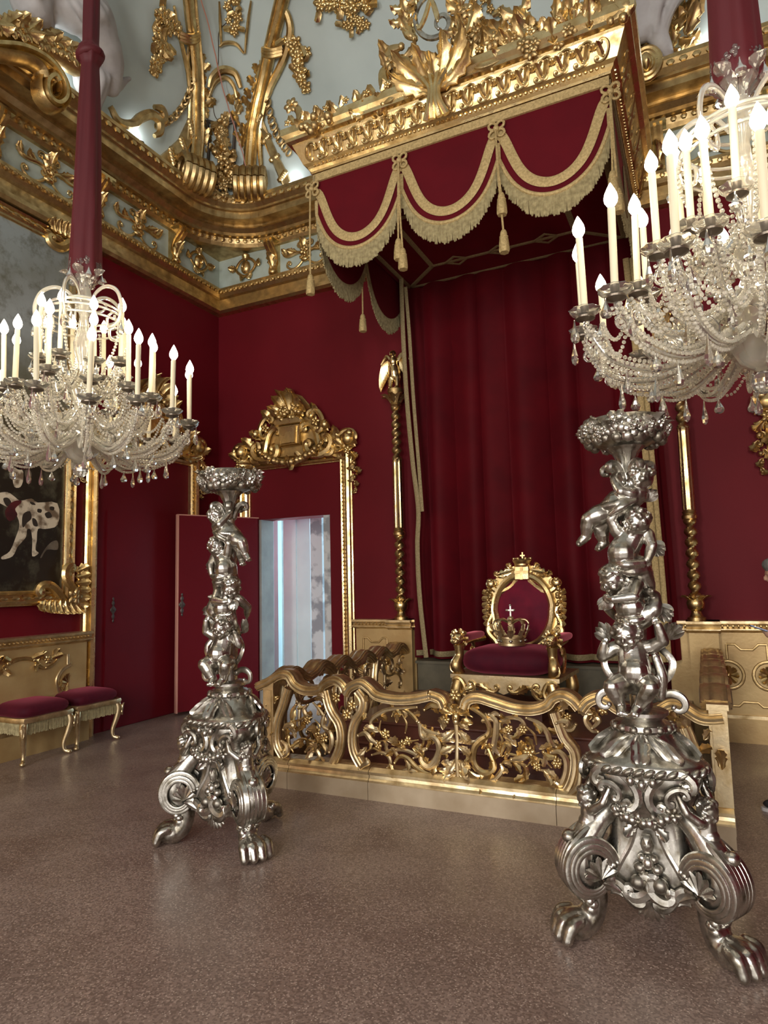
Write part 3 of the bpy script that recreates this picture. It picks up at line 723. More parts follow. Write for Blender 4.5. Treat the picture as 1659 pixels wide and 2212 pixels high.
for pts in ([(20, 375), (50, 370), (72, 400), (60, 430), (35, 415)], [(150, 470), (190, 455), (200, 500), (170, 530), (145, 560), (140, 510)], [(190, 395), (215, 400), (225, 415), (200, 412)], [(240, 440), (265, 445), (260, 465), (238, 460)], [(285, 470), (315, 460), (330, 490), (300, 500)], [(205, 500), (230, 510), (240, 550), (212, 545)], [(320, 425), (345, 430), (340, 450), (318, 445)]):
    painted('painted_spot', pts, 'paint_dark', .002)
painted('painted_coat', [(95, 0), (190, 0), (215, 60), (190, 170), (150, 190), (100, 180), (85, 100)], 'paint_red')
painted('painted_stocking', [(82, 180), (140, 190), (148, 250), (130, 300), (92, 300), (80, 240)], 'paint_cream')
painted('painted_stocking', [(165, 190), (195, 200), (200, 235), (175, 260), (160, 225)], 'paint_dim')
painted('painted_collar', [(72, 400), (125, 385), (135, 400), (95, 440), (110, 480), (60, 520), (30, 460)], 'paint_red', .0025)
painted('painted_hound_behind', [(258, 745), (290, 690), (330, 650), (366, 645), (366, 700), (300, 700), (265, 750)], 'paint_dim')
fr = LEFT(3.345, 3.455, XL+.03); hw, hh = (PY1-PY0)/2, (PZ1-PZ0)/2
for a, b in (((-hw, -hh-.07), (hw, -hh-.07)), ((-hw, hh+.07), (hw, hh+.07)), ((-hw-.07, -hh-.12), (-hw-.07, hh+.12)), ((hw+.07, hh+.12), (hw+.07, -hh-.12))):
    m_ = ((a[0]+b[0])/2, (a[1]+b[1])/2)
    rail = obj('frame_rail', jamb(fr, [(*a, 0), (*m_, 0), (*b, 0)], .075, .075), 'gold_bright', pic, smooth=False)
    g = G(); n_ = int(max(abs(b[0]-a[0]), abs(b[1]-a[1]))/.12)
    for i in range(n_):
        t = (i+.5)/n_; q = fr.at(a[0]+(b[0]-a[0])*t, a[1]+(b[1]-a[1])*t, .06, 0 if a[0] != b[0] else pi/2); g.ell((0, 0, 0), (.05, .022, .02), q, 6, 3)
    obj('carved_edge', g, 'gold_old', rail, 'stuff')
for sx, sy in ((1, -1), (1, 1)):
    c = fr.at(sx*(hw+.07), sy*(hh+.07), .06)
    g = G().scroll('S', (-.34*sx, -.06*sy), (.10*sx, .02*sy), .045, c, sx*sy > 0).scroll('S', (.02*sx, -.30*sy), (.04*sx, .12*sy), .045, c, sx*sy < 0)
    obj('corner_scroll', g, 'gold', pic)
    g = G()
    for i in range(7): t = i/6; g.leaf(c.at((-.30+.34*t)*sx, (.02+.03*t)*sy, .02, (0 if sy > 0 else pi)+(.5-t)*sx*sy), .16, .05, .4, 3)
    for i in range(6): t = i/5; g.leaf(c.at(.06*sx, (-.26+.30*t)*sy, .02, -sx*pi/2+(.5-t)), .15, .05, .4, 3)
    obj('corner_leaves', g, 'gold', pic)
    g = G(); g.flower(c.at(.02*sx, .0, .06), .09)
    obj('corner_fruit', g, 'gold_old', pic)
# ------------------------------------------------------------------ stools by the dado
def cushion(g, c, lx, ly, h, e=.35, n=28, m=10):
    P = []; sg = lambda v, q: math.copysign(abs(v)**q, v)
    for i in range(m+1):
        t = -pi/2+pi*min(max(i/m, .01), .99); ct, st = sg(math.cos(t), .55), sg(math.sin(t), .8); row = []
        for k in range(n):
            a = 2*pi*k/n; row.append((c[0]+lx*ct*sg(math.cos(a), e), c[1]+ly*ct*sg(math.sin(a), e), c[2]+h*st))
        P.append(row)
    return g.grid(P, False, True, capu=True)
def stool(name, loc, rz, label):
    root = thing(name, label, 'stool', loc, rz, 'velvet stools along the left wall')
    L = lambda nm, g, m, k=None: place(g.mesh(nm), m, nm, root, (0, 0, 0))
    L('cushion', cushion(G(), (0, 0, .475), .285, .27, .075), 'velvet_plum')
    g = G(); c = crv([(-.27, -.255), (0, -.262), (.27, -.255), (.277, 0), (.27, .255), (0, .262), (-.27, .255), (-.277, 0)], 3, True)
    g.tube([(x, y, .405) for x, y in np.vstack([c, c[:1]])], .022, 7, (1, 1.3)); L('frame', g, 'gold_pale')
    g = G()
    for s0, s1 in (((-.25, -.25), (.25, -.25)), ((.26, -.24), (.26, .24)), ((.25, .25), (-.25, .25)), ((-.26, .24), (-.26, -.24))):
        for i in range(34):
            t = (i+.5)/34; x, y = s0[0]+(s1[0]-s0[0])*t, s0[1]+(s1[1]-s0[1])*t
            g.tube([(x, y, .40), (x+random.uniform(-.003, .003), y+random.uniform(-.003, .003), .28-.012*random.random())], [.0085, .0075], 5)
    L('fringe', g, 'fringe'); root.children[-1]['kind'] = 'stuff'
    for sx in (-1, 1):
        for sy in (-1, 1):
            d = A(sx, sy, 0)/1.414; b = A(sx*.235, sy*.23, 0)
            pts = [b+A(0, 0, .40), b+d*.035+A(0, 0, .33), b+d*.015+A(0, 0, .22), b-d*.02+A(0, 0, .11), b-d*.012+A(0, 0, .04), b+d*.03+A(0, 0, .02)]
            g = G(); g.tube(crv(pts, 4), [.035, .036, .028, .021, .018, .022], 9); g.ell(pts[-1], (.026, .026, .02)); g.leaf(Fr(b+d*.07+A(0, 0, .25), np.cross(A(0, 0, 1), d), (0, 0, 1), d), .13, .022, .1, 3)
            L('leg', g, 'gold_pale')
    return root
stool('stool', (-5.93, 4.34, 0), .03, 'plum velvet stool with fringe, nearer one, cut by the left edge')
stool('stool', (-5.95, 4.95, 0), -.02, 'plum velvet stool with fringe, farther one beside the gilded door surround')
# ------------------------------------------------------------------ throne canopy
CX0, CX1, CY = -3.15, -.43, 5.2
CW = CX1-CX0; SC = CW/3
canopy = thing('throne_canopy', 'gilded throne canopy with scalloped crimson valance projecting from the back wall', 'canopy', ((CX0+CX1)/2, YB, 5.2))
def cpath(o): return [(CX0-o, YB-.02), (CX0-o, CY-o), (CX1+o, CY-o), (CX1+o, YB-.02)]
def csweep(prof, g=None): return (g or G()).grid(np.array([[(x, y, z) for x, y in cpath(o)] for o, z in prof]))
obj('crown_moulding', csweep([(-.03, 5.84), (.17, 5.82), (.21, 5.83), (.215, 5.86), (.245, 5.885), (.25, 5.95), (.21, 5.975), (-.03, 5.975)]), 'gold_bright', canopy, smooth=False)
obj('carved_frieze', csweep([(-.03, 5.56), (.03, 5.56), (.035, 5.58), (.055, 5.60), (.06, 5.62), (.09, 5.64), (.15, 5.78), (.16, 5.80), (.17, 5.83), (-.03, 5.84)]), 'gold', canopy, smooth=False)
obj('roof_board', G().b2((CX0, CY, 5.93), (CX1, YB-.02, 5.96)), 'wood_red', canopy, smooth=False)
g = G()
for k in range(34):      # running acanthus scrolls on the sloping frieze
    x = CX0+.0+(k+.5)*CW/34; fr = Fr((x, CY-.125, 5.715), (1, 0, 0), (0, -.4, 1)); s = 1 if k % 2 else -1
    g.scroll('C', (-.020, -.055), (.022, .05), .010, fr, s > 0, .006, n=5); g.leaf(fr.at(.028*s, -.06, .003, .3*s), .13, .026, .3, 3, nu=6, nv=5); g.ell((-.030*s, .045, .008), .015, fr, 6, 4); g.ell((.034, -.05*s, .006), .012, fr, 6, 4)
    g.leaf(fr.at(-.03*s, .06, .003, pi-.5*s), .07, .02, .3, 2, nu=6, nv=5)
for k in range(8):
    y = CY+.15+k*.26
    for sx, x in ((-1, CX0-.125), (1, CX1+.125)):
        fr = Fr((x, y, 5.715), (0, -sx, 0), (sx*.4, 0, 1)); g.scroll('C', (-.06, -.05), (.06, .045), .012, fr, k % 2 > 0, .004, n=5); g.leaf(fr.at(0, -.05, .003), .10, .03, .3, 3, nu=6, nv=5)
obj('frieze_scrolls', g, 'gold', canopy, 'stuff')
g = G()
for k in range(62): g.ell((CX0+(k+.5)*CW/62, CY-.063, 5.61), (.016, .014, .013), WORLD, 6, 4)
for k in range(46):
    for x in (CX0-.063, CX1+.063): g.ell((x, CY+(k+.5)*2.1/46, 5.61), (.014, .016, .013), WORLD, 6, 4)
obj('bead_row', g, 'gold', canopy, 'stuff')
g = G()
for k in range(44):      # leaf edging standing on the crown moulding
    x = CX0-.2+(k+.5)*(CW+.4)/44; fr = Fr((x, CY-.23, 5.97), (1, 0, 0), (0, 0, 1))
    (g.leaf(fr.at(0, 0, 0, .5 if k % 2 else -.5), .10, .035, .35, 3, nu=6, nv=5) if k % 3 else g.flower(fr.at(0, .035, .01), .04))
obj('leaf_edging', g, 'gold', canopy, 'stuff')
# valance: each scallop has cloth, braid, edging cord and fringe
def scallop_curve(L, n=44, top=5.37, deep=.57):
    P = [(L*i/n, top-deep*(math.sin(pi*i/n)**.62)*(1-math.exp(-(min(i, n-i)/n/.11)**1.6))) for i in range(n+1)]; return np.array(P)
def offs(P, d):
    T = np.gradient(P, axis=0); T /= np.linalg.norm(T, axis=1)[:, None]; N = np.stack([T[:, 1], -T[:, 0]], 1)
    Q = P+N*d; Q[:, 0] = np.clip(Q[:, 0], P[0, 0]+.004, P[-1, 0]-.004); return Q
def valance(fr, L, dark=False):
    c = scallop_curve(L); e = offs(c, .105); n = len(c)
    bul = lambda u: .025*math.sin(pi*min(max(u/L, 0), 1))
    g = G()
    F = [[fr.p(u, 5.57-(5.57-v)*k/6, bul(u)*k/6) for k in range(7)] for u, v in e]
    B = [[fr.p(u, 5.57-(5.57-v)*k/6, bul(u)*k/6-.012) for k in range(6, -1, -1)] for u, v in e]
    g.grid(np.array([a+b for a, b in zip(F, B)]), False, True, capu=True)
    root = obj('valance_scallop', g, 'valance', canopy)
    ref = fr.z
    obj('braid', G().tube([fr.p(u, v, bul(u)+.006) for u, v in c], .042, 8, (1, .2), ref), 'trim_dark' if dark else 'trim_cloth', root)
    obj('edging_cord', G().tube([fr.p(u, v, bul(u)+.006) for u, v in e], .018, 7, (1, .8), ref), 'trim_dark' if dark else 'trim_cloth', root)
    g = G(); m = int(L/.0125)
    us = e[:, 0]; vs_ = e[:, 1]; order = np.argsort(us)
    for i in range(m):
        u = L*(i+.5)/m; v = np.interp(u, us[order], vs_[order]); ln = .185+random.uniform(-.012, .012)
        g.tube([fr.p(u, v, bul(u)), fr.p(u+random.uniform(-.004, .004), v-ln*.5, bul(u)+.006), fr.p(u+random.uniform(-.006, .006), v-ln, bul(u)+random.uniform(-.004, .008))], [.009, .0085, .0075], 5)
    obj('fringe', g, 'fringe', root, 'stuff')
for k in range(3): valance(Fr((CX0+k*SC, CY, 0), (1, 0, 0), (0, 0, 1)), SC)
SD = (YB-.06-CY)/2
for k in range(2):
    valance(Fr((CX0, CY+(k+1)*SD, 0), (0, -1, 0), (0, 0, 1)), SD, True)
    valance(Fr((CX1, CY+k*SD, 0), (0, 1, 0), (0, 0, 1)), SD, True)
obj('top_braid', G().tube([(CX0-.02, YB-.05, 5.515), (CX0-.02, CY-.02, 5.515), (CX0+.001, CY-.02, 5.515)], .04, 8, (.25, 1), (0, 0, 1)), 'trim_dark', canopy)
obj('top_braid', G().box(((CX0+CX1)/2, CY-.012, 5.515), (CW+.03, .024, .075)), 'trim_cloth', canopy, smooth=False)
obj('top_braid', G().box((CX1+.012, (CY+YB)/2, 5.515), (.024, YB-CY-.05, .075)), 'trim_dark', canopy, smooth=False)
def knot_mesh():
    g = G()
    for a in (.8, 2.35, 3.95, 5.5):
        q = [(math.cos(a)*.05+.035*math.cos(t)*math.cos(a)-.03*math.sin(t)*math.sin(a), 0, math.sin(a)*.05+.035*math.cos(t)*math.sin(a)+.03*math.sin(t)*math.cos(a)) for t in [2*pi*i/10 for i in range(11)]]
        g.tube(q, .012, 6)
    g.ell((0, -.01, 0), .028)
    return g.mesh('knot')
def tassel_mesh():
    g = G(); g.lathe([(.002, .13), (.018, .12), (.026, .105), (.03, .085), (.026, .07), (.036, .055), (.040, .0), (.042, -.06), (.038, -.075), (.002, -.075)], 14, mod=lambda a, z: 1+(.06*math.cos(a*7) if z < .05 else 0))
    g.tube([(.03*math.cos(t), .03*math.sin(t), .062) for t in [2*pi*i/10 for i in range(11)]], .008, 5)
    return g.mesh('tassel')
KN, TA = knot_mesh(), tassel_mesh()
for me in (KN, TA): me.materials.append(M['trim_cloth'])
def knot(x, y, z, cords, rz=0):
    k = link('cord_knot', KN, None, canopy); k.matrix_parent_inverse = mw(canopy).inverted(); k.location = (x, y, z); k.rotation_euler = (0, 0, rz)
    for dx, zz in cords:
        dy = -.035
        obj('cord', G().tube(crv([(x, y+dy, z-.03), (x+dx*.4, y+dy-.01, (z+zz)/2), (x+dx, y+dy, zz+.1)], 5), .009, 6), 'trim_cloth', canopy)
        t = link('tassel', TA, None, canopy); t.matrix_parent_inverse = mw(canopy).inverted(); t.location = (x+dx, y+dy, zz)
for x, cs in ((CX0+SC, ((.02, 4.42), (-.02, 4.52))), (CX0+2*SC, ((.03, 4.35), (.025, 4.68))), (CX0-.03, ((-.01, 4.40),)), (CX1+.02, ((.01, 4.45), (-.02, 4.6)))):
    knot(x, CY-.03, 5.40, cs)
knot(CX0-.02, CY+SD, 5.40, ((-.02, 4.40),), pi/2)
# lining with braided border
obj('lining', G().b2((CX0+.02, CY+.03, 5.22), (CX1-.02, YB-.03, 5.24)), 'velvet', canopy, smooth=False)
def rect(x0, y0, x1, y1): return [((x0, y0), (x1, y0)), ((x1, y0), (x1, y1)), ((x1, y1), (x0, y1)), ((x0, y1), (x0, y0))]
for (a, b) in rect(CX0+.10, CY+.12, CX1-.10, YB-.10)+rect(CX0+.55, CY+.55, CX1-.55, YB-.50)+[((CX0+.10, YB-.1), (CX0+.55, YB-.5)), ((CX1-.10, YB-.1), (CX1-.55, YB-.5))]:
    obj('lining_braid', G().tube([(*a, 5.216), ((a[0]+b[0])/2, (a[1]+b[1])/2, 5.216), (*b, 5.216)], .030, 6, (1, .25), (0, 0, 1)), 'trim_dark', canopy)
for x in (CX0+.85, (CX0+CX1)/2, CX1-.85):
    q = [(x-.13, YB-.5), (x, YB-.40), (x+.13, YB-.5), (x, YB-.60), (x-.13, YB-.5)]
    obj('lining_lozenge', G().tube([(a, b, 5.214) for a, b in q], .024, 6, (1, .25), (0, 0, 1)), 'trim_dark', canopy)
# ------------------------------------------------------------------ carved cresting on the canopy
KY = CY-.18
cf = at_y(KY)
def C2(l): return [(600+x/2.074, y/2.074) for x, y in l]
def C5(l): return [(780+x/2.592, y/2.592) for x, y in l]
def uv(p): q = cf(p); return q[0], q[2]
CRF = Fr((0, KY, 0), (1, 0, 0), (0, 0, 1))
def cstroke(name, pts, r, m='gold', w=0, flat=(1, .8)):
    P = crv([uv(p) for p in pts], 4); rr = [r*.55, r, r*1.1, r, r*.5]
    obj(name, G().band(P, rr, CRF, w, flat), m, canopy)
def cleaf(name, p, ang, L, W, m='gold', w=0, curl=.4):
    u, v = uv(p); obj(name, G().leaf(CRF.at(u, v, w, ang), L, W, curl), m, canopy)
cx_, cz_ = uv((945, 215))
for a, L, W in ((0, .30, .07), (.35, .42, .07), (-.35, .44, .07), (.75, .50, .075), (-.75, .52, .075), (1.15, .42, .07), (-1.15, .44, .07)):
    obj('crest_acanthus', G().leaf(CRF.at(cx_+.02*math.sin(-a), cz_+.06, .03, a), L, W, .38, 5), 'gold', canopy)
g = G()
for s in (-.05, -.018, .018, .05): g.tube(crv([CRF.p(cx_+s*1.9, cz_-.20, .05), CRF.p(cx_+s*.9, cz_-.07, .09), CRF.p(cx_+s*.8, cz_+.06, .08), CRF.p(cx_+s*2, cz_+.18, .06)], 5), [.03, .026, .024, .03], 7)
obj('crest_stem', g, 'gold_bright', canopy)
# oval wreath with the entwined monogram
cstroke('wreath', C5([(300, 0), (262, 60), (255, 130), (275, 190), (300, 215)]), .055)
cstroke('wreath', C5([(545, 0), (560, 60), (570, 120), (560, 180), (520, 230)]), .055)
rnd = random.Random(9)
for l in ([(300, 0), (262, 60), (255, 130), (275, 190)], [(545, 0), (560, 60), (570, 120), (560, 180)]):
    for p in crv(C5(l), 3): cleaf('wreath_leaf', p, rnd.uniform(-2, 2), .15, .045, w=.03)
cstroke('monogram', C5([(450, 10), (430, 0), (380, 10), (335, 60), (315, 130), (335, 195), (385, 235), (440, 230), (490, 195), (505, 150), (490, 115), (460, 112), (435, 135), (430, 165), (445, 185)]), .024, 'silver', .05)
cstroke('monogram', C5([(410, 5), (395, 60), (375, 130), (345, 190), (330, 175)]), .022, 'gold_bright', .07)
cstroke('monogram', C5([(405, 20), (425, 70), (440, 120), (445, 150)]), .022, 'gold_bright', .07)
for l, r in (([(170, 470), (195, 510), (180, 560), (130, 590)], .05), ([(10, 590), (30, 540), (55, 560), (40, 600)], .04), ([(160, 370), (130, 430), (150, 500), (210, 520)], .05), ([(230, 270), (170, 300), (180, 340), (290, 350)], .05), ([(500, 470), (480, 410), (520, 380), (590, 390)], .045), ([(600, 330), (650, 380), (720, 370), (800, 330)], .045), ([(620, 250), (680, 230), (720, 280)], .05), ([(880, 260), (940, 280), (985, 240)], .04), ([(1200, 180), (1230, 120), (1300, 60), (1400, 50), (1450, 90), (1400, 130)], .06), ([(1240, 60), (1330, 20), (1450, 10), (1490, 60), (1470, 110)], .07)):
    cstroke('crest_scroll', C5(l), r, rnd.choice(['gold', 'gold_old']), .02)
for x0, y0, x1, y1, n in ((160, 330, 380, 520, 14), (560, 200, 760, 380, 18), (720, 220, 1000, 320, 20), (860, 110, 1110, 260, 16), (1150, 110, 1320, 200, 8), (560, 60, 700, 220, 8), (10, 620, 140, 660, 5)):
    for i in range(n):
        p = C5([(rnd.uniform(x0, x1), rnd.uniform(y0, y1))])[0]; u, v = uv(p)
        if rnd.random() < .68: cleaf('crest_leaf', p, rnd.uniform(-1.6, 1.6), rnd.uniform(.14, .24), rnd.uniform(.04, .07), rnd.choice(['gold', 'gold', 'gold_old']), rnd.uniform(-.04, .05))
        else: obj('crest_flower', G().flower(CRF.at(u, v, rnd.uniform(0, .07)), rnd.uniform(.05, .08), 6, rnd.random()*6), 'gold_old', canopy)
for c, sc in (((690, 268), 1),):
    u, v = uv(c); g = G()
    for i in range(16): a = rnd.random()*6.3; q = rnd.random()**.5; g.ell((u+.16*q*math.cos(a), v-.02+.09*q*math.sin(a), .02+rnd.random()*.06), rnd.uniform(.03, .055), CRF, 8, 5)
    for i in range(9): g.leaf(CRF.at(u+rnd.uniform(-.17, .17), v-.08+rnd.random()*.04, .03, rnd.uniform(-1.3, 1.3)), .17, .05, .4, 4)
    obj('corner_fruit', g, 'gold_old', canopy)
    cstroke('crest_scroll', [(655, 285), (648, 262), (645, 240), (632, 228), (622, 238)], .035, 'gold_old')
    u, v = uv((632, 232)); obj('corner_finial', G().flower(CRF.at(u, v, .02), .08, 6), 'gold_old', canopy)
# ------------------------------------------------------------------ curtains behind the throne
def pleats(name, root, x0, x1, z0, z1, y, amp, m, n=200, seed=1, lean=0, rows=14, per=.11):
    rnd = random.Random(seed); ph = [rnd.uniform(0, 6.28) for _ in range(5)]
    def yy(x, z):
        k = .45+.55*(z1-z)/(z1-z0); X = x+.03*math.sin(x*3+ph[0])
        return y-amp*k*(abs(math.sin(pi*X/per/1.9+ph[1]+.25*math.sin(x*7+ph[2])))**.7+.35*math.sin(2*pi*X/(per*2.7)+ph[3]))
    g = G(); F = []
    for i in range(rows+1):
        z = z0+(z1-z0)*i/rows
        F.append([(x0+(x1-x0)*j/n+lean*(1-i/rows), yy(x0+(x1-x0)*j/n, z), z) for j in range(n+1)])
    g.grid(np.array(F)); Bk = np.array(F)+[0, .015, 0]; g.grid(Bk[::-1])
    return obj(name, g, m, root), yy
cur = thing('throne_curtain', 'dark crimson velvet curtain hanging in pleats behind the throne', 'curtain', ((CX0+CX1)/2, YB-.1, .7))
_, yf = pleats('back_drape', cur, CX0+.06, CX1+.06, .70, 5.21, YB-.05, .15, 'velvet', 260, 3, per=.19)
def edge_trim(pts, r=.03, m='trim_cloth'): obj('edge_braid', G().tube(crv(pts, 8), r, 8, (1, .35), (0, -1, 0)), m, cur)
def pz(p, y): return tuple(at_y(y)(p))
g = G(); LY = 6.98
le = [pz(p, LY) for p in ((868, 600), (872, 720), (880, 860), (893, 1000), (905, 1100), (903, 1180), (908, 1290), (922, 1420))]
for a, b in ((0, 1),):
    C = crv(le, 6); P = []
    for i, c in enumerate(C):
        wd = .20*abs(1-2*min(i/len(C), .62)*.8); P.append([(c[0]-.05*(j/8)+.0, LY+.20*(j/8)-.02*math.sin(j*2.2), c[2]) for j in range(9)])
    g.grid(np.array(P)); g.grid((np.array(P)+[0, .012, 0])[::-1])
obj('side_drape', g, 'velvet', cur)
edge_trim([(x, y-.02, z) for x, y, z in le], .028, 'trim_dark')
edge_trim([pz(p, LY-.03) for p in ((876, 620), (884, 720), (893, 860), (904, 1000), (912, 1105))], .022, 'trim_dark')
re = [pz(p, LY) for p in ((1352, 560), (1376, 780), (1392, 950), (1405, 1100), (1418, 1250), (1432, 1430))]
g = G(); C = crv(re, 6); P = [[(c[0]+.16*(j/8), LY+.2*(j/8)-.03*math.sin(j*2.2), c[2]) for j in range(9)] for c in C]
g.grid(np.array(P)); g.grid((np.array(P)+[0, .012, 0])[::-1]); obj('side_drape', g, 'velvet', cur)
edge_trim([(x, y-.02, z) for x, y, z in re], .03)
edge_trim([(x+.055, y-.0, z) for x, y, z in re], .026)
obj('hem_braid', G().tube([(x, yf(x, .75)-.014, .755) for x in np.linspace(CX0+.08, CX1+.04, 120)], .035, 6, (.35, 1), (0, 0, 1)), 'trim_dark', cur)
# ------------------------------------------------------------------ dais
dais = thing('dais', 'stepped red-brown wooden dais behind the gilded balustrade', 'platform', (-1.68, 6.0, 0))
for z0, z1, y0 in ((0, .12, 4.85), (.12, .24, 5.10), (.24, .36, 5.35)):
    obj('step', G().b2((-3.02, y0, z0), (-.18, YB-.02, z1)), 'wood_red', dais, smooth=False)
    obj('step_nosing', G().tube([(-3.02, y0, z1-.012), (-.18, y0, z1-.012)], .014, 8), 'wood_red', dais)
bst = thing('curtain_plinth', 'dark olive plinth under the curtain behind the throne', 'plinth', (-1.7, 7.2, .36))
obj('back_step', G().b2((-3.0, 7.02, .36), (-.42, YB-.03, .66)), 'step_olive', bst, smooth=False)
obj('back_step_edge', G().b2((-3.02, 7.0, .655), (-.40, YB-.03, .685)), 'step_olive', bst, smooth=False)
# ------------------------------------------------------------------ throne
throne = thing('throne', 'gilded throne with crimson velvet back and seat under the canopy', 'throne', (-1.60, 6.02, .36), -.06)
def T(nm, g, m, parent=None, ang=42): return place(g.mesh(nm, True, ang), m, nm, parent or throne, (0, 0, 0))
TF = Fr((0, -.36, 0), (1, 0, 0), (0, 0, 1))
T('seat_frame', G().box((0, -.02, .375), (.98, .70, .035)), 'gold_pale', ang=20)
g = G().prism([(-.47, .36), (-.47, .22), (-.40, .18), (-.33, .24), (-.22, .29), (-.08, .27), (0, .235), (.08, .27), (.22, .29), (.33, .24), (.40, .18), (.47, .22), (.47, .36)], .05, TF, -.05)
T('apron', g, 'gold_pale', ang=30)
for s in (-1, 1):
    T('apron_scroll', G().scroll('S', (s*.06, .30), (s*.27, .26), .014, TF, s > 0, .008), 'gold')
    T('apron_scroll', G().scroll('C', (s*.30, .32), (s*.36, .24), .015, TF, s > 0, .008), 'gold')
    T('apron_scroll', G().scroll('C', (s*.40, .24), (s*.45, .33), .018, TF, s < 0, .008), 'gold')
    T('apron_leaf', G().leaf(TF.at(s*.10, .25, .006, -s*1.1), .16, .035, .25), 'gold'); T('apron_leaf', G().leaf(TF.at(s*.24, .30, .006, -s*2.0), .13, .03, .25), 'gold')
    for y in (-.34, .28):
        b = A(s*.42, y, 0); g = G(); g.tube(crv([b+A(0, 0, .34), b+A(s*.02, -.01, .24), b+A(-s*.01, 0, .12), b+A(0, -.01, .06), b+A(s*.01, -.03, .044)], 4), [.055, .06, .04, .033, .042], 10)
        T('leg', g, 'gold')
    # arm post: lion head on a scrolled support, and padded arm
    f = Fr((s*.425, -.30, .39), (1, 0, 0), (0, 0, 1)); g = G()
    g.tube(crv([f.p(0, 0, 0), f.p(s*.02, .08, .04), f.p(0, .16, .0), f.p(0, .26, .01)], 4), [.05, .055, .04, .045], 10); g.scroll('C', (s*.03, .03), (0, .10), .012, f, s > 0, .055)
    T('arm_post', g, 'gold')
    g = G(); g.ell((0, .31, .02), (.062, .062, .062), f, 12, 8); g.ell((0, .29, .085), (.036, .032, .03), f); g.ell((0, .30, .115), (.018, .012, .012), f)
    for q in (-1, 1): g.ell((q*.045, .365, .01), (.02, .024, .014), f); g.ell((q*.026, .325, .075), .011, f)
    for k in range(9): a = 2*pi*k/9; g.leaf(f.at(.045*math.cos(a), .31+.045*math.sin(a), -.01, a-pi/2), .05, .018, .1, 2, nu=5, nv=5)
    T('lion_head', g, 'gold_bright')
    T('arm_pad', cushion(G(), (s*.425, .02, .70), .05, .25, .035), 'velvet_seat'); T('arm_rail', G().tube(crv([(s*.425, -.25, .64), (s*.43, 0, .66), (s*.40, .26, .66)], 5), .03, 8), 'gold')
    T('arm_scroll', G().scroll('C', (0, 0), (.22, .10), .022, Fr((s*.425, -.2, .47), (0, 1, 0), (0, 0, 1)), s > 0), 'gold')
T('seat_cushion', cushion(G(), (0, -.04, .505), .42, .33, .125, .4, 36, 12), 'velvet_plum')
BF = Fr((0, .30, .62), (1, 0, 0), (0, .10, 1))
ov = lambda rx, ry, n=40, cy=.30: [(rx*math.cos(a)*(1 if math.sin(a) > 0 else .97), cy+ry*math.sin(a)) for a in [2*pi*k/n for k in range(n)]]
P = []
for k, (sc, w_) in enumerate(((1, 0), (.98, .03), (.85, .05), (.5, .07), (.06, .075))): P.append([BF.p(u*sc, .30+(v-.30)*sc, w_) for u, v in ov(.268, .325)])
T('back_pad', G().grid(P, False, True, capu=True), 'velvet_seat')
o_ = ov(.285, .343, 44); T('back_frame', G().tube([BF.p(u, v, .02) for u, v in o_+o_[:2]], 1, sec=[(-.034, -.03), (-.034, .03), (-.014, .045), (.012, .032), (.03, .04), (.034, -.03)], ref=BF.z), 'gold_bright')
outl = [(-.29, -.04), (-.31, .10), (-.33, .30), (-.365, .46), (-.345, .55), (-.28, .61), (-.20, .68), (-.10, .73), (.10, .73), (.20, .68), (.28, .61), (.345, .55), (.365, .46), (.33, .30), (.31, .10), (.29, -.04), (.24, -.05), (.28, .2), (.27, .45), (.17, .58), (0, .63), (-.17, .58), (-.27, .45), (-.28, .2), (-.24, -.05)]
T('back_board', G().prism(outl, .04, BF, -.025), 'gold', ang=30)
for s in (-1, 1):
    T('crest_volute', G().scroll('C', (s*.12, .66), (s*.29, .57), .026, BF, s > 0, .03), 'gold_bright')
    T('crest_leaf', G().leaf(BF.at(s*.07, .69, .035, -s*1.85), .20, .045, .18), 'gold_bright'); T('crest_leaf', G().leaf(BF.at(s*.22, .62, .03, -s*.9), .09, .03, .25), 'gold_bright'); T('crest_leaf', G().leaf(BF.at(s*.12, .70, .03, -s*.5), .07, .03, .3), 'gold_bright')
    g = G(); g.ell((s*.325, .56, .03), (.055, .055, .045), BF, 10, 6); g.ell((s*.33, .59, .05), (.03, .025, .03), BF); T('shoulder_mask', g, 'gold_bright')
    g = G()
    for i in range(14): g.ell((s*(.345+.02*math.sin(i*1.9)), .50-.024*i, .03+.012*math.cos(i*2.3)), .026-.0008*i, BF, 7, 5)
    for i in range(6): g.leaf(BF.at(s*.345, .46-.05*i, .02, -s*(1.2+.25*i)), .08, .03, .3, 3, nu=6, nv=5)
    T('fruit_drop', g, 'gold_old')
    T('side_scroll', G().scroll('S', (s*.31, .12), (s*.36, .34), .02, BF, s > 0, .02), 'gold'); T('side_scroll', G().scroll('S', (s*.30, -.06), (s*.33, .14), .024, BF, s < 0, .02), 'gold')
sh = [(-.085, .70), (.085, .70), (.085, .86), (.06, .92), (-.06, .92), (-.085, .86)]
sh = [(-.075, .59), (.075, .59), (.075, .725), (-.075, .725)]
sd = T('shield', G().prism(sh, .05, BF, .02, .012), 'gold_bright', ang=30)
T('shield_cross', G().box((0, .657, .075), (.026, .13, .012), BF).box((0, .665, .0755), (.135, .026, .012), BF), 'gold', sd, 30)
g = G(); g.lathe([(.07, 0), (.08, .01), (.078, .025), (.092, .045), (.098, .06), (.085, .075), (.04, .07), (.01, .068)], 20, Fr(BF.p(0, .725, .03), (1, 0, 0), (0, 1, 0)))
T('small_crown', g, 'gold_bright')
g = G()
for k in range(7): a = 2*pi*k/7; g.ell((.082*math.cos(a), .082*math.sin(a), .075), .016, Fr(BF.p(0, .725, .03), (1, 0, 0), (0, 1, 0)))
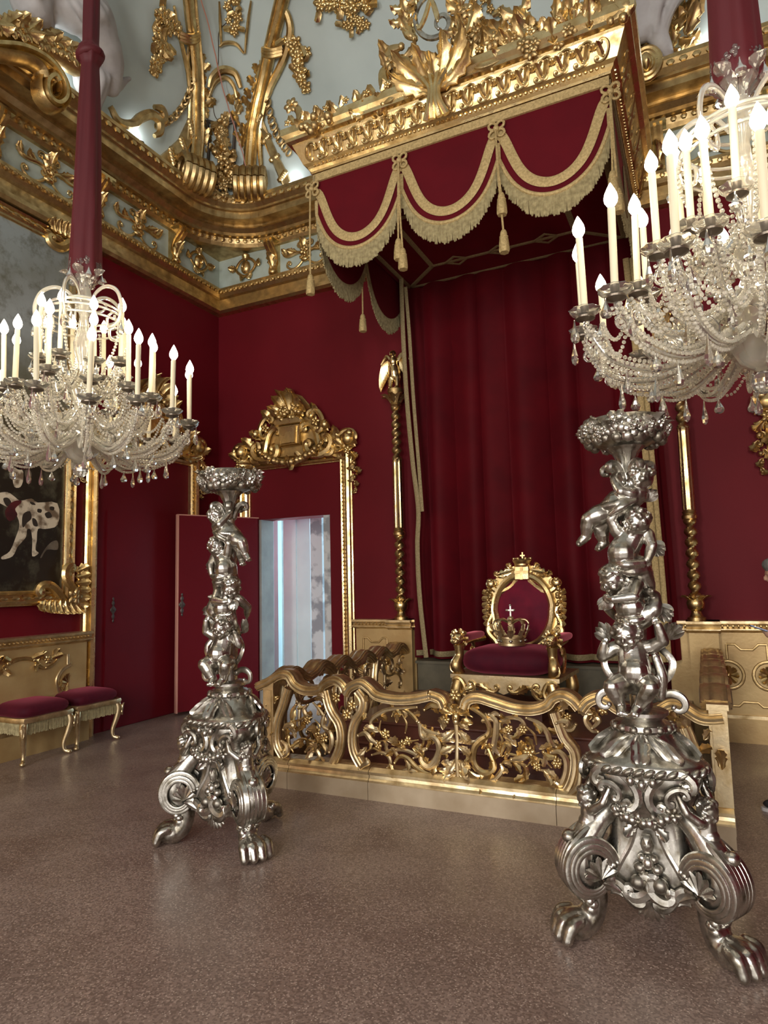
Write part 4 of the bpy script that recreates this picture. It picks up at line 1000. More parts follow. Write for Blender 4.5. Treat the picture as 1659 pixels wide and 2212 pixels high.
T('crown_pearls', g, 'gold_bright')['kind'] = 'stuff'
T('crown_cross', G().box((0, .825, .03), (.014, .075, .014), BF).box((0, .83, .0305), (.048, .014, .014), BF), 'gold_bright')
T('footboard', G().b2((-.10, -.20, .0), (.28, .10, .14)), 'wood_red')
# crown lying on the seat
crown = thing('crown', 'openwork silver-gilt crown with cross resting on the throne seat', 'crown', (-1.585, 5.86, 1.0), .2)
K = lambda nm, g, m='gold_pale', p=None: place(g.mesh(nm), m, nm, p or crown, (0, 0, 0))
K('circlet', G().lathe([(.105, 0), (.118, .0), (.118, .02), (.112, .025), (.116, .06), (.124, .065), (.124, .078), (.113, .078), (.10, .05), (.105, 0)], 28))
for k in range(8):
    a = 2*pi*k/8; c, s = math.cos(a), math.sin(a)
    K('arch', G().tube(crv([(.118*c, .118*s, .07), (.142*c, .142*s, .13), (.155*c, .155*s, .19), (.125*c, .125*s, .225), (.07*c, .07*s, .22), (.02*c, .02*s, .195)], 4), .012, 7, (1.5, .7), (0, 0, 1)))
    K('fleuron', G().leaf(Fr((.12*c, .12*s, .07), (-s, c, 0), (c*.25, s*.25, 1)), .085, .03, .25, 2, nu=7, nv=5))
    g = G(); g.ell((.119*c, .119*s, .042), (.016, .016, .014)); K('jewel', g, 'silver')
K('monde', G().ell((0, 0, .225), .03, WORLD, 12, 8))
K('cross', G().box((0, 0, .30), (.012, .012, .10)).box((0, 0, .308), (.062, .0125, .013)).ell((0, 0, .352), .011).ell((.032, 0, .308), .011).ell((-.032, 0, .308), .011), 'silver')
# ------------------------------------------------------------------ gilt columns with eagles
def gilt_column(x, y, z, label):
    root = thing('gilt_column', label, 'column', (x, y, z), 0, 'twisted gilt columns flanking the canopy')
    K = lambda nm, g, m='gold', p=None: place(g.mesh(nm), m, nm, p or root, (0, 0, 0))
    K('base', G().lathe([(.085, 0), (.085, .03), (.065, .04), (.05, .07), (.045, .09), (.075, .12), (.085, .17), (.07, .215), (.05, .23)], 20))
    for k in range(7): a = 2*pi*k/7; K('base_leaf', G().leaf(Fr((.055*math.cos(a), .055*math.sin(a), .19), (-math.sin(a), math.cos(a), 0), (math.cos(a)*.7, math.sin(a)*.7, 1)), .10, .03, .35, 2, nu=7, nv=5), 'gold')
    def twist(z0, z1, turns): 
        g = G(); n = 46; P = []
        for i in range(n+1):
            zz = z0+(z1-z0)*i/n; ph = 2*pi*turns*i/n
            P.append([((.046+.017*math.cos(2*(a-ph)))*math.cos(a), (.046+.017*math.cos(2*(a-ph)))*math.sin(a), zz) for a in [2*pi*k/16 for k in range(16)]])
        return g.grid(P, False, True, capu=True)
    K('twisted_shaft', twist(.23, 1.0, 3.6)); K('twisted_shaft', twist(1.92, 2.60, 3.2), 'gold_old')
    K('collar', G().lathe([(.05, .99), (.07, 1.0), (.075, 1.03), (.06, 1.05), (.07, 1.07), (.055, 1.09)], 18))
    K('fluted_shaft', G().lathe([(.055, 1.08), (.06, 1.10), (.056, 1.88), (.058, 1.91), (.05, 1.93)], 40, mod=lambda a, z: 1-.10*abs(math.sin(a*5))), 'gold_bright')
    g = G().lathe([(.05, 2.58), (.07, 2.60), (.055, 2.63), (.075, 2.72), (.10, 2.77), (.10, 2.80), (.04, 2.80)], 16)
    K('capital', g, 'gold_old')
    for k in range(8): a = 2*pi*k/8; K('capital_leaf', G().leaf(Fr((.055*math.cos(a), .055*math.sin(a), 2.63), (-math.sin(a), math.cos(a), 0), (math.cos(a)*.5, math.sin(a)*.5, 1)), .16, .04, .4, 3, nu=7, nv=5), 'gold_old')
    g = G(); g.ell((0, 0, 3.02), (.075, .085, .13)); g.ell((0, -.03, 3.15), (.055, .06, .07)); g.ell((.0, -.05, 3.24), (.045, .055, .045)); limb(g, [(0, -.09, 3.24), (0, -.12, 3.23), (0, -.135, 3.20)], [.022, .016, .006], 8, 3)
    for s in (-1, 1): limb(g, [(s*.04, -.02, 2.95), (s*.045, -.04, 2.86), (s*.04, -.05, 2.80)], [.045, .03, .02], 8, 3); g.ell((s*.04, -.07, 2.805), (.02, .04, .014))
    g.tube([(0, .06, 2.95), (0, .10, 2.86), (0, .12, 2.78)], [.05, .06, .05], 8, (1.3, .5))
    e = place(sculpt(g, .009, 2), 'gold_bright', 'eagle', root, (0, 0, 0))
    for s in (-1, 1):
        g = G()
        for k in range(7):
            t = k/6; b = A(s*(.08+.10*t), .02+.02*t, 3.20-.03*t); L_ = .20+.16*t
            g.leaf(Fr(b, (1, 0, 0) if s > 0 else (1, 0, 0), (s*(.10+.05*t), .05, -1)), L_, .035, .05, 1, nu=7, nv=5, lobe=.05)
        limb(g, [(s*.04, 0, 3.16), (s*.11, .02, 3.24), (s*.20, .04, 3.16)], [.03, .03, .018], 8, 4)
        place(g.mesh('wing'), 'gold_bright', 'wing', e, (0, 0, 0))
    return root
gilt_column(-3.27, 7.20, 1.137, 'twisted gilt column topped by an eagle, left of the throne curtain')
gilt_column(-.09, 7.20, 1.137, 'twisted gilt column right of the throne curtain, behind the chandelier')
# ------------------------------------------------------------------ gilded balustrade
mat('plinth', (.50, .40, .28), .5, .12, (.36, .27, .17), 4, 5, .3, .7, .08, 30)
RY = 4.53
rail = thing('balustrade', 'low gilded rococo balustrade of openwork scrolls in front of the throne', 'balustrade', (-1.61, RY, 0))
rf = at_y(RY)
RF = Fr((0, RY, 0), (1, 0, 0), (0, 0, 1))
def B5(l): return [(540+x/3.95, 1380+y/3.95) for x, y in l]
def B6(l): return [(900+x/3.77, 1400+y/3.77) for x, y in l]
def ruv(p): q = rf(p); return q[0], q[2]
def rstroke(name, px, r, m='gold_pale', w=0, flat=(1, .9), sec=None, ball=True, taper=True):
    P = crv([ruv(p) for p in px], 5)
    rr = [r*.5, r*.9, r*1.1, r, r*.5] if taper else r
    g = G()
    if sec is not None:
        Q = [RF.p(a, b, w) for a, b in P]; g.tube(Q, r, 8, flat, RF.z, sec=sec)
    else: g.band(P, rr, RF, w, flat, 7, ball)
    return obj(name, g, m, rail)
RSEC = [(math.copysign(abs(math.cos(t))**.55, math.cos(t))*(1+.09*math.cos(12*t)), math.copysign(abs(math.sin(t))**.55, math.sin(t))*(1+.09*math.cos(12*t))) for t in [2*pi*(k+.25)/48 for k in range(48)]]
# plinth blocks with stepped moulding
XS = (-3.30, -3.04, -2.33, -.96, .07)
for a, b in zip(XS[:-1], XS[1:]):
    pb = obj('plinth_block', G().b2((a+.002, 4.45, 0), (b-.002, 4.66, .125)), 'plinth', rail, smooth=False)
    g = G(); g.grid(np.array([[(x, y, z) for y, z in ((4.46, .125), (4.46, .135), (4.475, .15), (4.48, .17), (4.465, .178), (4.465, .195), (4.485, .21), (4.50, .222), (4.62, .222), (4.65, .2), (4.66, .125))] for x in (a+.002, b-.002)])[::-1], False, True, capu=True)
    obj('plinth_moulding', g, 'gold_pale', pb, smooth=False)
# wavy top rail, in the runs the photograph shows
for px in (B5([(80, 405), (180, 360), (270, 305), (345, 310), (395, 385), (470, 432), (560, 440), (620, 425), (650, 385), (735, 350), (800, 385), (828, 440)]),
           B5([(832, 470), (870, 410), (960, 372), (1030, 415), (1100, 480), (1250, 512), (1400, 508), (1540, 480)])+B6([(120, 378), (205, 410), (238, 475)]),
           B6([(398, 485), (425, 420), (510, 398), (640, 435), (800, 484), (950, 496), (1065, 462), (1115, 405), (1190, 380), (1270, 415), (1332, 482)]),
           B6([(1345, 495), (1400, 430), (1480, 398), (1560, 425), (1640, 485)])+[(1380, 1545), (1420, 1535), (1450, 1520), (1480, 1530), (1510, 1548), (1535, 1552), (1562, 1550)]):
    rstroke('rail', px, .036, 'gold_pale', -.02, (1, 2.2), RSEC)
# S-shaped posts
for px in (B5([(335, 420), (310, 500), (285, 580), (250, 680), (232, 800), (245, 910), (300, 1012)]), B5([(650, 440), (680, 560), (715, 640), (765, 720), (785, 830), (765, 950), (705, 1085)]),
           B5([(925, 440), (975, 520), (965, 610), (905, 710), (880, 830), (895, 960), (965, 1095)]), B6([(1130, 520), (1165, 620), (1210, 730), (1285, 830), (1300, 950), (1275, 1080), (1215, 1195)]),
           [(1480, 1570), (1492, 1600), (1505, 1640), (1515, 1690), (1505, 1745)], [(1420, 1570), (1415, 1600), (1400, 1640), (1395, 1690), (1405, 1735)]):
    rstroke('post', px, .033, 'gold_pale', .0, (1, 1.2), RSEC)
for px in (B5([(310, 1000), (350, 960), (345, 900), (300, 860)]), B5([(690, 760), (650, 720), (660, 640)]), B5([(960, 1095), (1000, 1060), (1035, 1040), (1020, 1010)]), B6([(1225, 1190), (1290, 1140), (1330, 1080), (1340, 960)]), B6([(1150, 600), (1190, 580), (1240, 590), (1240, 620), (1215, 625)]), B6([(1440, 640), (1490, 590), (1480, 560), (1450, 580)])):
    rstroke('post_scroll', px, .018, 'gold_pale', .05)
# tracery scrolls of the two long panels and the short panel
TR = [B5(l) for l in (
    [(1210, 660), (1240, 610), (1310, 600), (1385, 650), (1450, 740), (1482, 850), (1468, 940)], [(980, 772), (1030, 750), (1045, 690), (1095, 645), (1200, 598), (1430, 580)], [(935, 820), (1000, 800), (1045, 855), (1092, 882)],
    [(1125, 985), (1200, 952), (1320, 948), (1425, 995), (1395, 1018)], [(1240, 1055), (1282, 1000), (1345, 1012), (1425, 1092), (1505, 1140), (1600, 1162)], [(1490, 842), (1560, 826), (1622, 905), (1600, 1010), (1540, 1075), (1478, 1030), (1485, 950), (1520, 930)],
    [(1040, 990), (1120, 970), (1180, 1000), (1200, 1060), (1170, 1100)], [(1430, 700), (1500, 770), (1560, 800), (1640, 810)], [(1500, 600), (1560, 560), (1640, 580)],
    [(540, 545), (590, 600), (640, 680), (650, 720)], [(500, 560), (470, 600), (490, 650), (530, 640)], [(300, 770), (330, 735), (375, 730), (370, 770)], [(305, 850), (330, 830), (330, 900), (370, 965)],
    [(480, 960), (520, 920), (570, 940), (600, 1000), (560, 1040)], [(650, 760), (700, 800), (712, 880), (690, 960)], [(640, 980), (660, 930), (630, 890)], [(400, 560), (370, 620), (360, 700)])]
TR += [B6(l) for l in (
    [(30, 600), (55, 720), (150, 722), (192, 800), (172, 920), (102, 960), (48, 905), (68, 830)], [(0, 960), (80, 975), (150, 1015)], [(50, 640), (110, 690), (180, 690)],
    [(412, 470), (482, 500), (562, 560), (602, 650), (588, 702), (530, 742), (482, 800), (470, 900), (510, 980), (580, 1010), (640, 962), (608, 850), (575, 780)], [(762, 690), (722, 702), (682, 662), (682, 600), (752, 568), (842, 580), (884, 640), (868, 690)],
    [(898, 565), (1000, 608), (1062, 680), (1092, 762), (1142, 802)], [(598, 535), (652, 590), (652, 700), (640, 800), (682, 862)], [(690, 945), (720, 925), (800, 918), (880, 958), (902, 1020), (870, 1080), (835, 1085)],
    [(545, 1085), (640, 1060), (700, 990), (690, 945)], [(1100, 842), (1170, 838), (1222, 900), (1224, 1000), (1182, 1100), (1130, 1082)], [(1000, 992), (1080, 1010), (1142, 1060), (1152, 1105)], [(690, 860), (720, 780), (760, 800), (740, 860)],
    [(780, 900), (860, 890), (920, 860)], [(590, 1030), (500, 1040), (430, 1000)], [(640, 600), (610, 560), (640, 530), (680, 545)], [(1040, 840), (1080, 880), (1140, 880)])]
for i, px in enumerate(TR): rstroke('scroll', px, .0145+.004*(i % 3), 'gold_pale' if i % 4 else 'gold', .012*(i % 3))
rq = random.Random(77)
for px in TR:
    P = crv([ruv(p) for p in px], 4)
    for k in range(2, len(P)-1, 5):
        d = P[k+1]-P[k-1]; a = math.atan2(d[1], d[0])-pi/2; sg = rq.choice((-1, 1))
        obj('sprig', G().leaf(RF.at(P[k][0], P[k][1], rq.uniform(-.01, .02), a+sg*rq.uniform(.5, 1.1)), rq.uniform(.06, .11), rq.uniform(.014, .022), .35, 3, nu=7, nv=5), rq.choice(('gold_pale', 'gold', 'gold')), rail)
for px in (B6([(700, 880), (760, 860), (860, 880), (1000, 850)]), B6([(900, 960), (960, 900), (1050, 920), (1100, 970)]), B5([(1080, 880), (1200, 860), (1300, 880), (1440, 860)]), B5([(1000, 960), (1050, 930), (1100, 950)]), B5([(380, 880), (450, 850), (560, 870), (680, 850)]), B5([(360, 700), (430, 690), (500, 640)]), B5([(560, 690), (600, 740), (590, 800)]), B6([(640, 640), (700, 740), (690, 800)]), B6([(900, 640), (960, 700), (980, 780)]), B6([(200, 560), (260, 520), (290, 470)]), B6([(460, 560), (400, 520), (370, 470)]), B5([(1300, 640), (1340, 720), (1330, 800)]), B5([(1120, 700), (1110, 780), (1150, 840)])):
    rstroke('tendril', px, .009, 'gold', .01)
# mask cartouche with leaf sprays in the centre
c = ruv((987, 1548)); f = RF.at(*c, .02); g = G(); g.ell((0, 0, 0), (.030, .040, .025), f, 10, 7); g.ell((0, -.005, .024), (.008, .014, .008), f); obj('mask', g, 'gold', rail)
for a, L in ((.0, .09), (.6, .10), (-.6, .10), (1.2, .10), (-1.2, .10)): obj('mask_leaf', G().leaf(f.at(math.sin(-a)*.03, .02, 0, a), L, .028, .35), 'gold', rail)
for dz, sp, L in ((-.09, 2.3, .12), (-.17, 1.2, .13), (-.20, 2.0, .12), (-.29, 2.6, .12), (-.36, 1.0, .12), (-.38, 2.2, .11)):
    for s in (-1, 1): obj('spray_leaf', G().leaf(f.at(s*.012, dz, .0, -s*sp), L, .03, .35), 'gold_pale', rail)
obj('spray_stem', G().band([(0, -.03), (.004, -.15), (-.004, -.3), (0, -.46)], [.02, .014, .016, .012], f), 'gold_pale', rail)
obj('crest_flower', G().flower(RF.at(*ruv((986, 1500)), .03), .045, 6), 'gold', rail)
rnd = random.Random(21)
SP = B5([(1160, 810), (1180, 840), (1260, 690), (1300, 900), (1220, 870), (1120, 760), (1350, 870), (1000, 900), (1400, 900), (1100, 900), (540, 760), (500, 740), (580, 780), (520, 860), (460, 830), (600, 850), (440, 900), (560, 900), (640, 840), (400, 820), (420, 760), (500, 690), (680, 480), (700, 520), (740, 500), (240, 500), (260, 470), (420, 420), (160, 720), (170, 780), (840, 640), (930, 500), (950, 580), (880, 560)])
SP += B6([(960, 810), (1000, 790), (920, 840), (820, 770), (830, 840), (980, 960), (940, 930), (1040, 960), (870, 660), (560, 840), (700, 830), (760, 650), (460, 590), (430, 640), (240, 580), (220, 640), (1140, 880), (1150, 930), (1190, 530), (1160, 480), (1230, 560), (1440, 500), (1480, 540), (1520, 500), (1400, 560), (300, 1000), (380, 1010), (720, 1100), (640, 1090), (200, 1060)])+[(1470, 1550), (1490, 1575), (1460, 1600), (1520, 1590), (1500, 1620), (1440, 1600), (1500, 1680)]
for i, p in enumerate(SP):
    u, v = ruv(p); fr = RF.at(u, v, rnd.uniform(0, .03))
    if i % 3 == 0: obj('flower', G().flower(fr, rnd.uniform(.03, .045), 6, rnd.random()*6), 'gold', rail)
    else: obj('leaf', G().leaf(fr.at(0, -.02, 0, rnd.uniform(-2.6, 2.6)), rnd.uniform(.08, .13), rnd.uniform(.02, .032), .35, 3), 'gold_pale' if i % 2 else 'gold', rail)
for l in ([(620, 1100), (660, 1095), (700, 1100)], [(450, 1080), (500, 1085), (560, 1110)], [(100, 1050), (180, 1040), (260, 1050)], [(880, 1120), (980, 1130), (1060, 1145)], [(1180, 540), (1150, 570), (1180, 640), (1260, 660), (1300, 620)], [(1400, 520), (1380, 590), (1430, 660), (1480, 680)]): rstroke('foot_scroll', B6(l), .02, 'gold_pale', .01)
for l in ([(1270, 1145), (1360, 1120), (1440, 1140)], [(1560, 1160), (1600, 1170), (1659, 1160)]): rstroke('foot_scroll', B5(l), .02, 'gold_pale', .01)
# corner pilasters
for x, s in ((-3.245, 1), (.02, -1)):
    g = G().b2((x-.05, 4.49, .22), (x+.05, 4.58, .79)).b2((x-.035, 4.478, .27), (x+.035, 4.49, .74)).b2((x-.06, 4.48, .78), (x+.06, 4.60, .815))
    obj('corner_pilaster', g, 'gold_pale', rail, smooth=False)
    f = Fr((x, 4.478, .5), (1, 0, 0), (0, 0, 1)); obj('pilaster_leaf', G().leaf(f.at(0, -.06, 0), .14, .03, .3), 'gold', rail)
# side returns back to the wall
def side_run(x, y0, y1, z_out):
    f = Fr((x, y0, 0), (0, 1, 0), (0, 0, 1), (z_out, 0, 0)); L = y1-y0
    obj('plinth_block', G().b2((x-.06, y0+.07, 0), (x+.06, y1, .125)), 'plinth', rail, smooth=False)
    obj('plinth_moulding', G().b2((x-.05, y0+.07, .125), (x+.05, y1, .215)), 'gold_pale', rail, smooth=False)
    wave = [(0, .79), (.10, .83), (.22, .86), (.34, .80), (.42, .77), (.55, .80), (.68, .86), (.80, .83), (.90, .77)]
    n = int(round(L/.9))
    for k in range(n):
        u0 = k*L/n; s = L/n/.9
        for a, b in (((0, 5)), ((4, 9))):
            P = crv([(u0+u*s, z) for u, z in wave[a:b]], 5); obj('rail', G().tube([f.p(u, v, 0) for u, v in P], .036, 8, (1, 2.4), f.z, sec=RSEC), 'gold_pale', rail)
        obj('post', G().tube(crv([f.p(u0+.12*s, .80, 0), f.p(u0+.07*s, .62, 0), f.p(u0+.05*s, .44, 0), f.p(u0+.12*s, .22, 0)], 5), .038, 8, (1, 1.3), f.z, sec=RSEC), 'gold_pale', rail)
        for kind, a, b, fl in (('C', (.25, .35), (.55, .62), 0), ('S', (.35, .70), (.78, .40), 1), ('C', (.60, .30), (.82, .66), 1), ('S', (.22, .68), (.50, .28), 0)):
            obj('scroll', G().scroll(kind, (u0+a[0]*s, a[1]), (u0+b[0]*s, b[1]), .018, f, bool(fl)), 'gold_pale', rail)
        for i in range(5): obj('leaf', G().leaf(f.at(u0+s*rnd.uniform(.2, .85), rnd.uniform(.3, .7), rnd.uniform(-.02, .02), rnd.uniform(-2.5, 2.5)), .13, .04, .35, 3), 'gold_pale', rail)
        for i in range(2): obj('flower', G().flower(f.at(u0+s*(.30+.4*i), .80, .02), .06, 6), 'gold_pale', rail)
side_run(-3.235, 4.60, 7.14, 1); side_run(.015, 4.60, 7.14, -1)
# ------------------------------------------------------------------ silvered torcheres
def head(g, c, r, look=(0, -1, 0), hair=True, seed=0):
    c = A(*c); lk = nrm(look); up = nrm(A(0, 0, 1)-lk*lk[2]); rt = np.cross(lk, up)
    P = lambda a, b, d: c+rt*a*r+up*b*r+lk*d*r
    fr = Fr(c, rt, up, lk)
    g.ell((0, .08*r, -.06*r), (.93*r, 1.02*r, r), fr, 14, 10)
    g.ell((0, -.50*r, .38*r), (.52*r, .42*r, .48*r), fr, 10, 7)
    for s in (-1, 1):
        g.ell((s*.42*r, -.28*r, .62*r), (.34*r, .30*r, .30*r), fr, 8, 6)      # cheeks
        g.ell((s*.36*r, .20*r, .84*r), (.24*r, .08*r, .12*r), fr, 8, 5)       # brows
        g.ell((s*.34*r, .05*r, .80*r), (.13*r, .09*r, .12*r), fr, 8, 5)       # eyes
        g.ell((s*.95*r, -.02*r, .05*r), (.14*r, .26*r, .2*r), fr, 8, 5)       # ears
    g.ell((0, -.10*r, 1.0*r), (.11*r, .22*r, .20*r), fr, 8, 6); g.ell((0, -.20*r, 1.06*r), (.15*r, .10*r, .13*r), fr, 8, 5)
    g.ell((0, -.46*r, .86*r), (.22*r, .07*r, .12*r), fr, 8, 5); g.ell((0, -.60*r, .82*r), (.18*r, .07*r, .12*r), fr, 8, 5); g.ell((0, -.82*r, .70*r), (.20*r, .16*r, .18*r), fr, 8, 5)
    if hair:
        rn = random.Random(seed)
        for i in range(46):
            a = rn.uniform(0, 2*pi); t = rn.uniform(-.15, 1.45)
            v = (math.cos(t)*math.cos(a), math.sin(t), math.cos(t)*math.sin(a))
            if v[2] > .45 and v[1] < .55: continue
            if v[1] < -.1 and v[2] > 0: continue
            g.ell((v[0]*.98*r, v[1]*1.05*r+.05*r, v[2]*1.0*r-.05*r), (rn.uniform(.18, .28)*r,)*3, fr, 7, 5)
def hand(g, w, tip, out, s=1.0, curl=.5):
    """small chubby hand: palm, four fingers, thumb"""
    w, tip, out = A(*w), A(*tip), nrm(out); d = nrm(tip-w); L = np.linalg.norm(tip-w); sd = np.cross(d, out)
    g.ell(w+d*L*.3, (L*.30, L*.30, L*.2), Fr((0, 0, 0), sd, d, out) if False else WORLD, 8, 6)
    for k, (o, l) in enumerate(((-.26, .85), (-.09, 1.0), (.09, .95), (.26, .78))):
        b = w+d*L*.45+sd*o*L; limb(g, [b, b+d*L*.3*l, b+d*L*.52*l-out*L*curl*.3], [L*.10, L*.09, L*.07], 7, 3)
    b = w+d*L*.2-sd*L*.28; limb(g, [b, b+d*L*.22-sd*L*.14, b+d*L*.42-sd*L*.12], [L*.11, L*.10, L*.07], 7, 3)
def foot(g, ank, toe, r):
    ank, toe = A(*ank), A(*toe); d = nrm(toe-ank); limb(g, [ank, (ank+toe)/2, toe], [r, r*.95, r*.75], 8, 3); g.ell(ank-d*r*.5+A(0, 0, -r*.3), r*.85, WORLD, 8, 5)
    sd = nrm(np.cross(d, (0, 0, 1)))
    for k in range(5): g.ell(toe+d*r*.35+sd*(k-2)*r*.34, r*(.42 if k == 0 else .3), WORLD, 6, 4)
def putto(sp):
    """one continuous body from a pose"""
    g = G(); neck, belly, hip = A(*sp['neck']), A(*sp['belly']), A(*sp['hip'])
    w = sp.get('w', .062)
    limb(g, [neck+(belly-neck)*.12, (neck*.5+belly*.5), belly, hip], [w*.95, w*1.02, w*1.12, w*1.0], 12, 5)
    g.ell(belly+A(*sp.get('bf', (0, -.02, 0))), w*1.02, WORLD, 12, 8)
    if 'head' in sp: limb(g, [neck, (neck+A(*sp['head']))/2], [w*.5, w*.48], 10, 3); head(g, sp['head'], sp.get('hr', .062), sp.get('look', (0, -1, 0)), True, sp.get('seed', 0))
    for a in sp.get('arms', ()):
        sh, el, wr, tip = [A(*q) for q in a]; limb(g, [neck+(sh-neck)*.4, sh, (sh+el)/2, el], [w*.5, w*.52, w*.47, w*.40], 10, 4); limb(g, [el, el*.5+wr*.5, wr], [w*.42, w*.40, w*.30], 10, 4)
        g.ell(el, w*.43, WORLD, 8, 6); hand(g, wr, tip, A(0, -1, 0), curl=.6)
    for l in sp.get('legs', ()):
        hp, kn, an, toe = [A(*q) for q in l]; limb(g, [hp, hp*.5+kn*.5+A(0, -.008, 0), kn], [w*.82, w*.80, w*.60], 12, 5); limb(g, [kn, kn*.55+an*.45, an], [w*.60, w*.56, w*.36], 10, 4); foot(g, an, toe, w*.38)
    for fo in sp.get('folds', ()): limb(g, fo[0], fo[1], 8, 5)
    return g
PUT = [
 dict(head=(.062, -.055, 2.045), look=(-.75, -.6, -.25), hr=.060, seed=1, neck=(.045, -.05, 1.985), belly=(-.035, -.065, 1.935), hip=(-.085, -.06, 1.895), bf=(-.01, -.015, -.01),
      arms=[((.02, -.10, 1.975), (-.02, -.125, 1.985), (-.052, -.085, 2.045), (-.05, -.05, 2.09)), ((.07, .0, 1.97), (.06, .06, 2.0), (.02, .07, 2.05), (-.01, .06, 2.09))],
      legs=[((-.10, -.075, 1.895), (-.175, -.10, 1.865), (-.195, -.085, 1.785), (-.225, -.095, 1.755)), ((-.085, -.03, 1.885), (-.13, -.05, 1.82), (-.12, -.03, 1.755), (-.145, -.05, 1.73))],
      folds=[([(.05, -.09, 1.965), (-.03, -.13, 1.93), (-.10, -.12, 1.92)], [.016, .022, .014]), ([(.04, -.11, 1.94), (-.02, -.14, 1.91), (-.07, -.13, 1.88)], [.012, .02, .012])]),
 dict(head=(.035, -.085, 1.84), look=(-.7, -.7, -.15), hr=.062, seed=2, neck=(.015, -.055, 1.785), belly=(-.035, -.075, 1.70), hip=(-.03, -.05, 1.64),
      arms=[((-.05, -.08, 1.80), (-.075, -.10, 1.86), (-.035, -.10, 1.91), (-.01, -.09, 1.945)), ((.075, -.05, 1.785), (.095, -.075, 1.73), (.075, -.09, 1.67), (.06, -.08, 1.63))],
      legs=[((-.05, -.05, 1.64), (-.06, -.04, 1.56), (-.04, .02, 1.50), (-.04, .0, 1.47)), ((.03, -.04, 1.64), (.06, -.03, 1.56), (.06, .03, 1.50), (.07, .0, 1.47))],
      folds=[([(-.08, -.09, 1.66), (-.02, -.13, 1.645), (.05, -.10, 1.65)], [.02, .026, .02]), ([(-.07, -.09, 1.63), (0, -.12, 1.61), (.06, -.08, 1.62)], [.018, .022, .018])]),
 dict(head=(-.085, -.09, 1.575), look=(-.45, -.8, -.4), hr=.062, seed=3, neck=(-.045, -.05, 1.525), belly=(-.015, -.06, 1.45), hip=(0, -.045, 1.39),
      arms=[((.02, -.08, 1.56), (.01, -.14, 1.50), (-.08, -.15, 1.49), (-.13, -.14, 1.50)), ((-.10, -.03, 1.50), (-.13, .02, 1.45), (-.10, .05, 1.40), (-.09, .06, 1.37))],
      legs=[((.03, -.05, 1.40), (.085, -.075, 1.44), (.095, -.05, 1.50), (.075, -.09, 1.52)), ((-.03, -.05, 1.40), (-.06, -.04, 1.33), (-.05, .02, 1.28), (-.05, -.01, 1.26))],
      folds=[([(-.07, -.08, 1.41), (0, -.12, 1.39), (.06, -.08, 1.41)], [.018, .024, .018])]),
 dict(head=(-.035, -.115, 1.325), look=(-.15, -.95, -.22), hr=.064, seed=4, neck=(-.02, -.07, 1.268), belly=(-.01, -.095, 1.165), hip=(-.012, -.07, 1.115), w=.066, bf=(0, -.022, 0),
      arms=[((-.095, -.075, 1.262), (-.15, -.09, 1.225), (-.135, -.11, 1.285), (-.12, -.12, 1.315)), ((.06, -.07, 1.27), (.115, -.09, 1.30), (.10, -.11, 1.37), (.085, -.11, 1.41))],
      legs=[((-.055, -.09, 1.11), (-.105, -.17, 1.10), (-.075, -.15, 1.015), (-.07, -.19, .992)), ((.035, -.09, 1.11), (.055, -.18, 1.105), (.0, -.16, 1.015), (-.015, -.20, .992))],
      folds=[([(.08, -.06, 1.22), (.10, -.07, 1.14), (.09, -.06, 1.05)], [.022, .026, .02])])]
PUT_ME = [sculpt(putto(p), .0042, 2, .45) for p in PUT]
def mirrored(me):
    c = me.copy(); c.transform(Matrix.Diagonal((-1, 1, 1, 1))); c.flip_normals(); return c
def rad(a): return A(math.cos(a), math.sin(a), 0)
# leg with paw
def leg_mesh():
    g = G(); P = lambda r, z, t=0: (r, t, z)
    limb(g, [P(.17, .56), P(.24, .50), P(.30, .42), P(.335, .33), P(.315, .25), P(.275, .20), P(.27, .15), P(.30, .09), P(.345, .06)], [.05, .055, .068, .078, .068, .056, .052, .06, .066], 12, 5)
    g.ell(P(.365, .065), (.085, .078, .065), WORLD, 12, 8)
    for k in range(4):
        t = (k-1.5)*.043; limb(g, [P(.37, .10, t), P(.43-abs(k-1.5)*.014, .085, t*1.15), P(.46-abs(k-1.5)*.018, .032, t*1.2)], [.026, .031, .026], 8, 4)
    for s in (-1, 1): g.ell(P(.30, .135, s*.035), (.03, .025, .025))
    limb(g, [P(.20, .30), P(.10, .24), P(.03, .22)], [.05, .045, .04], 10, 4)
    return sculpt(g, .006, 3, .45)
def leg_trim():
    out = []
    for s in (-1, 1):
        fr = Fr((.30, s*.062, .31), (1, 0, 0), (0, 0, 1), (0, s, 0))
        pa = np.array([((.118-.03*t*t)*math.cos(2.9-t*5.4), (.128-.03*t*t)*math.sin(2.9-t*5.4)) for t in np.linspace(0, 1, 30)])
        for q, w, rr in ((1, .0, .019), (.84, .012, .014), (.70, .018, .011)): g = G(); g.band(pa*q+[0, -.005], [rr*.8, rr*1.15, rr*1.1, rr*.9, rr*.5], fr, w); out.append(('leg_volute', g))
        for k in range(7): a = -.9+k*.42; g = G(); g.leaf(fr.at(-.035, -.035, .012, a-.5), .105-.008*abs(k-3), .017, .12, 1, nu=7, nv=5, lobe=.06); out.append(('shell_rib', g))
    for k in range(-2, 3):
        g = G(); g.tube(crv([(.235, k*.012, .50), (.31, k*.020, .47), (.385, k*.024, .40), (.415, k*.024, .32), (.395, k*.022, .24), (.34, k*.016, .19)], 5), [.010, .016, .019, .019, .016, .010], 7); out.append(('knee_reed', g))
    for z, r in ((.18, .30), (.165, .285)):
        for t in (-.05, 0, .05): g = G(); g.ell((r+.03-abs(t)*.3, t, z), (.026, .026, .022)); out.append(('ankle_bead', g))
    g = G(); g.ell((.375, 0, .435), (.035, .035, .03)); out.append(('knee_knob', g))
    return [(n, g.mesh(n)) for n, g in out]
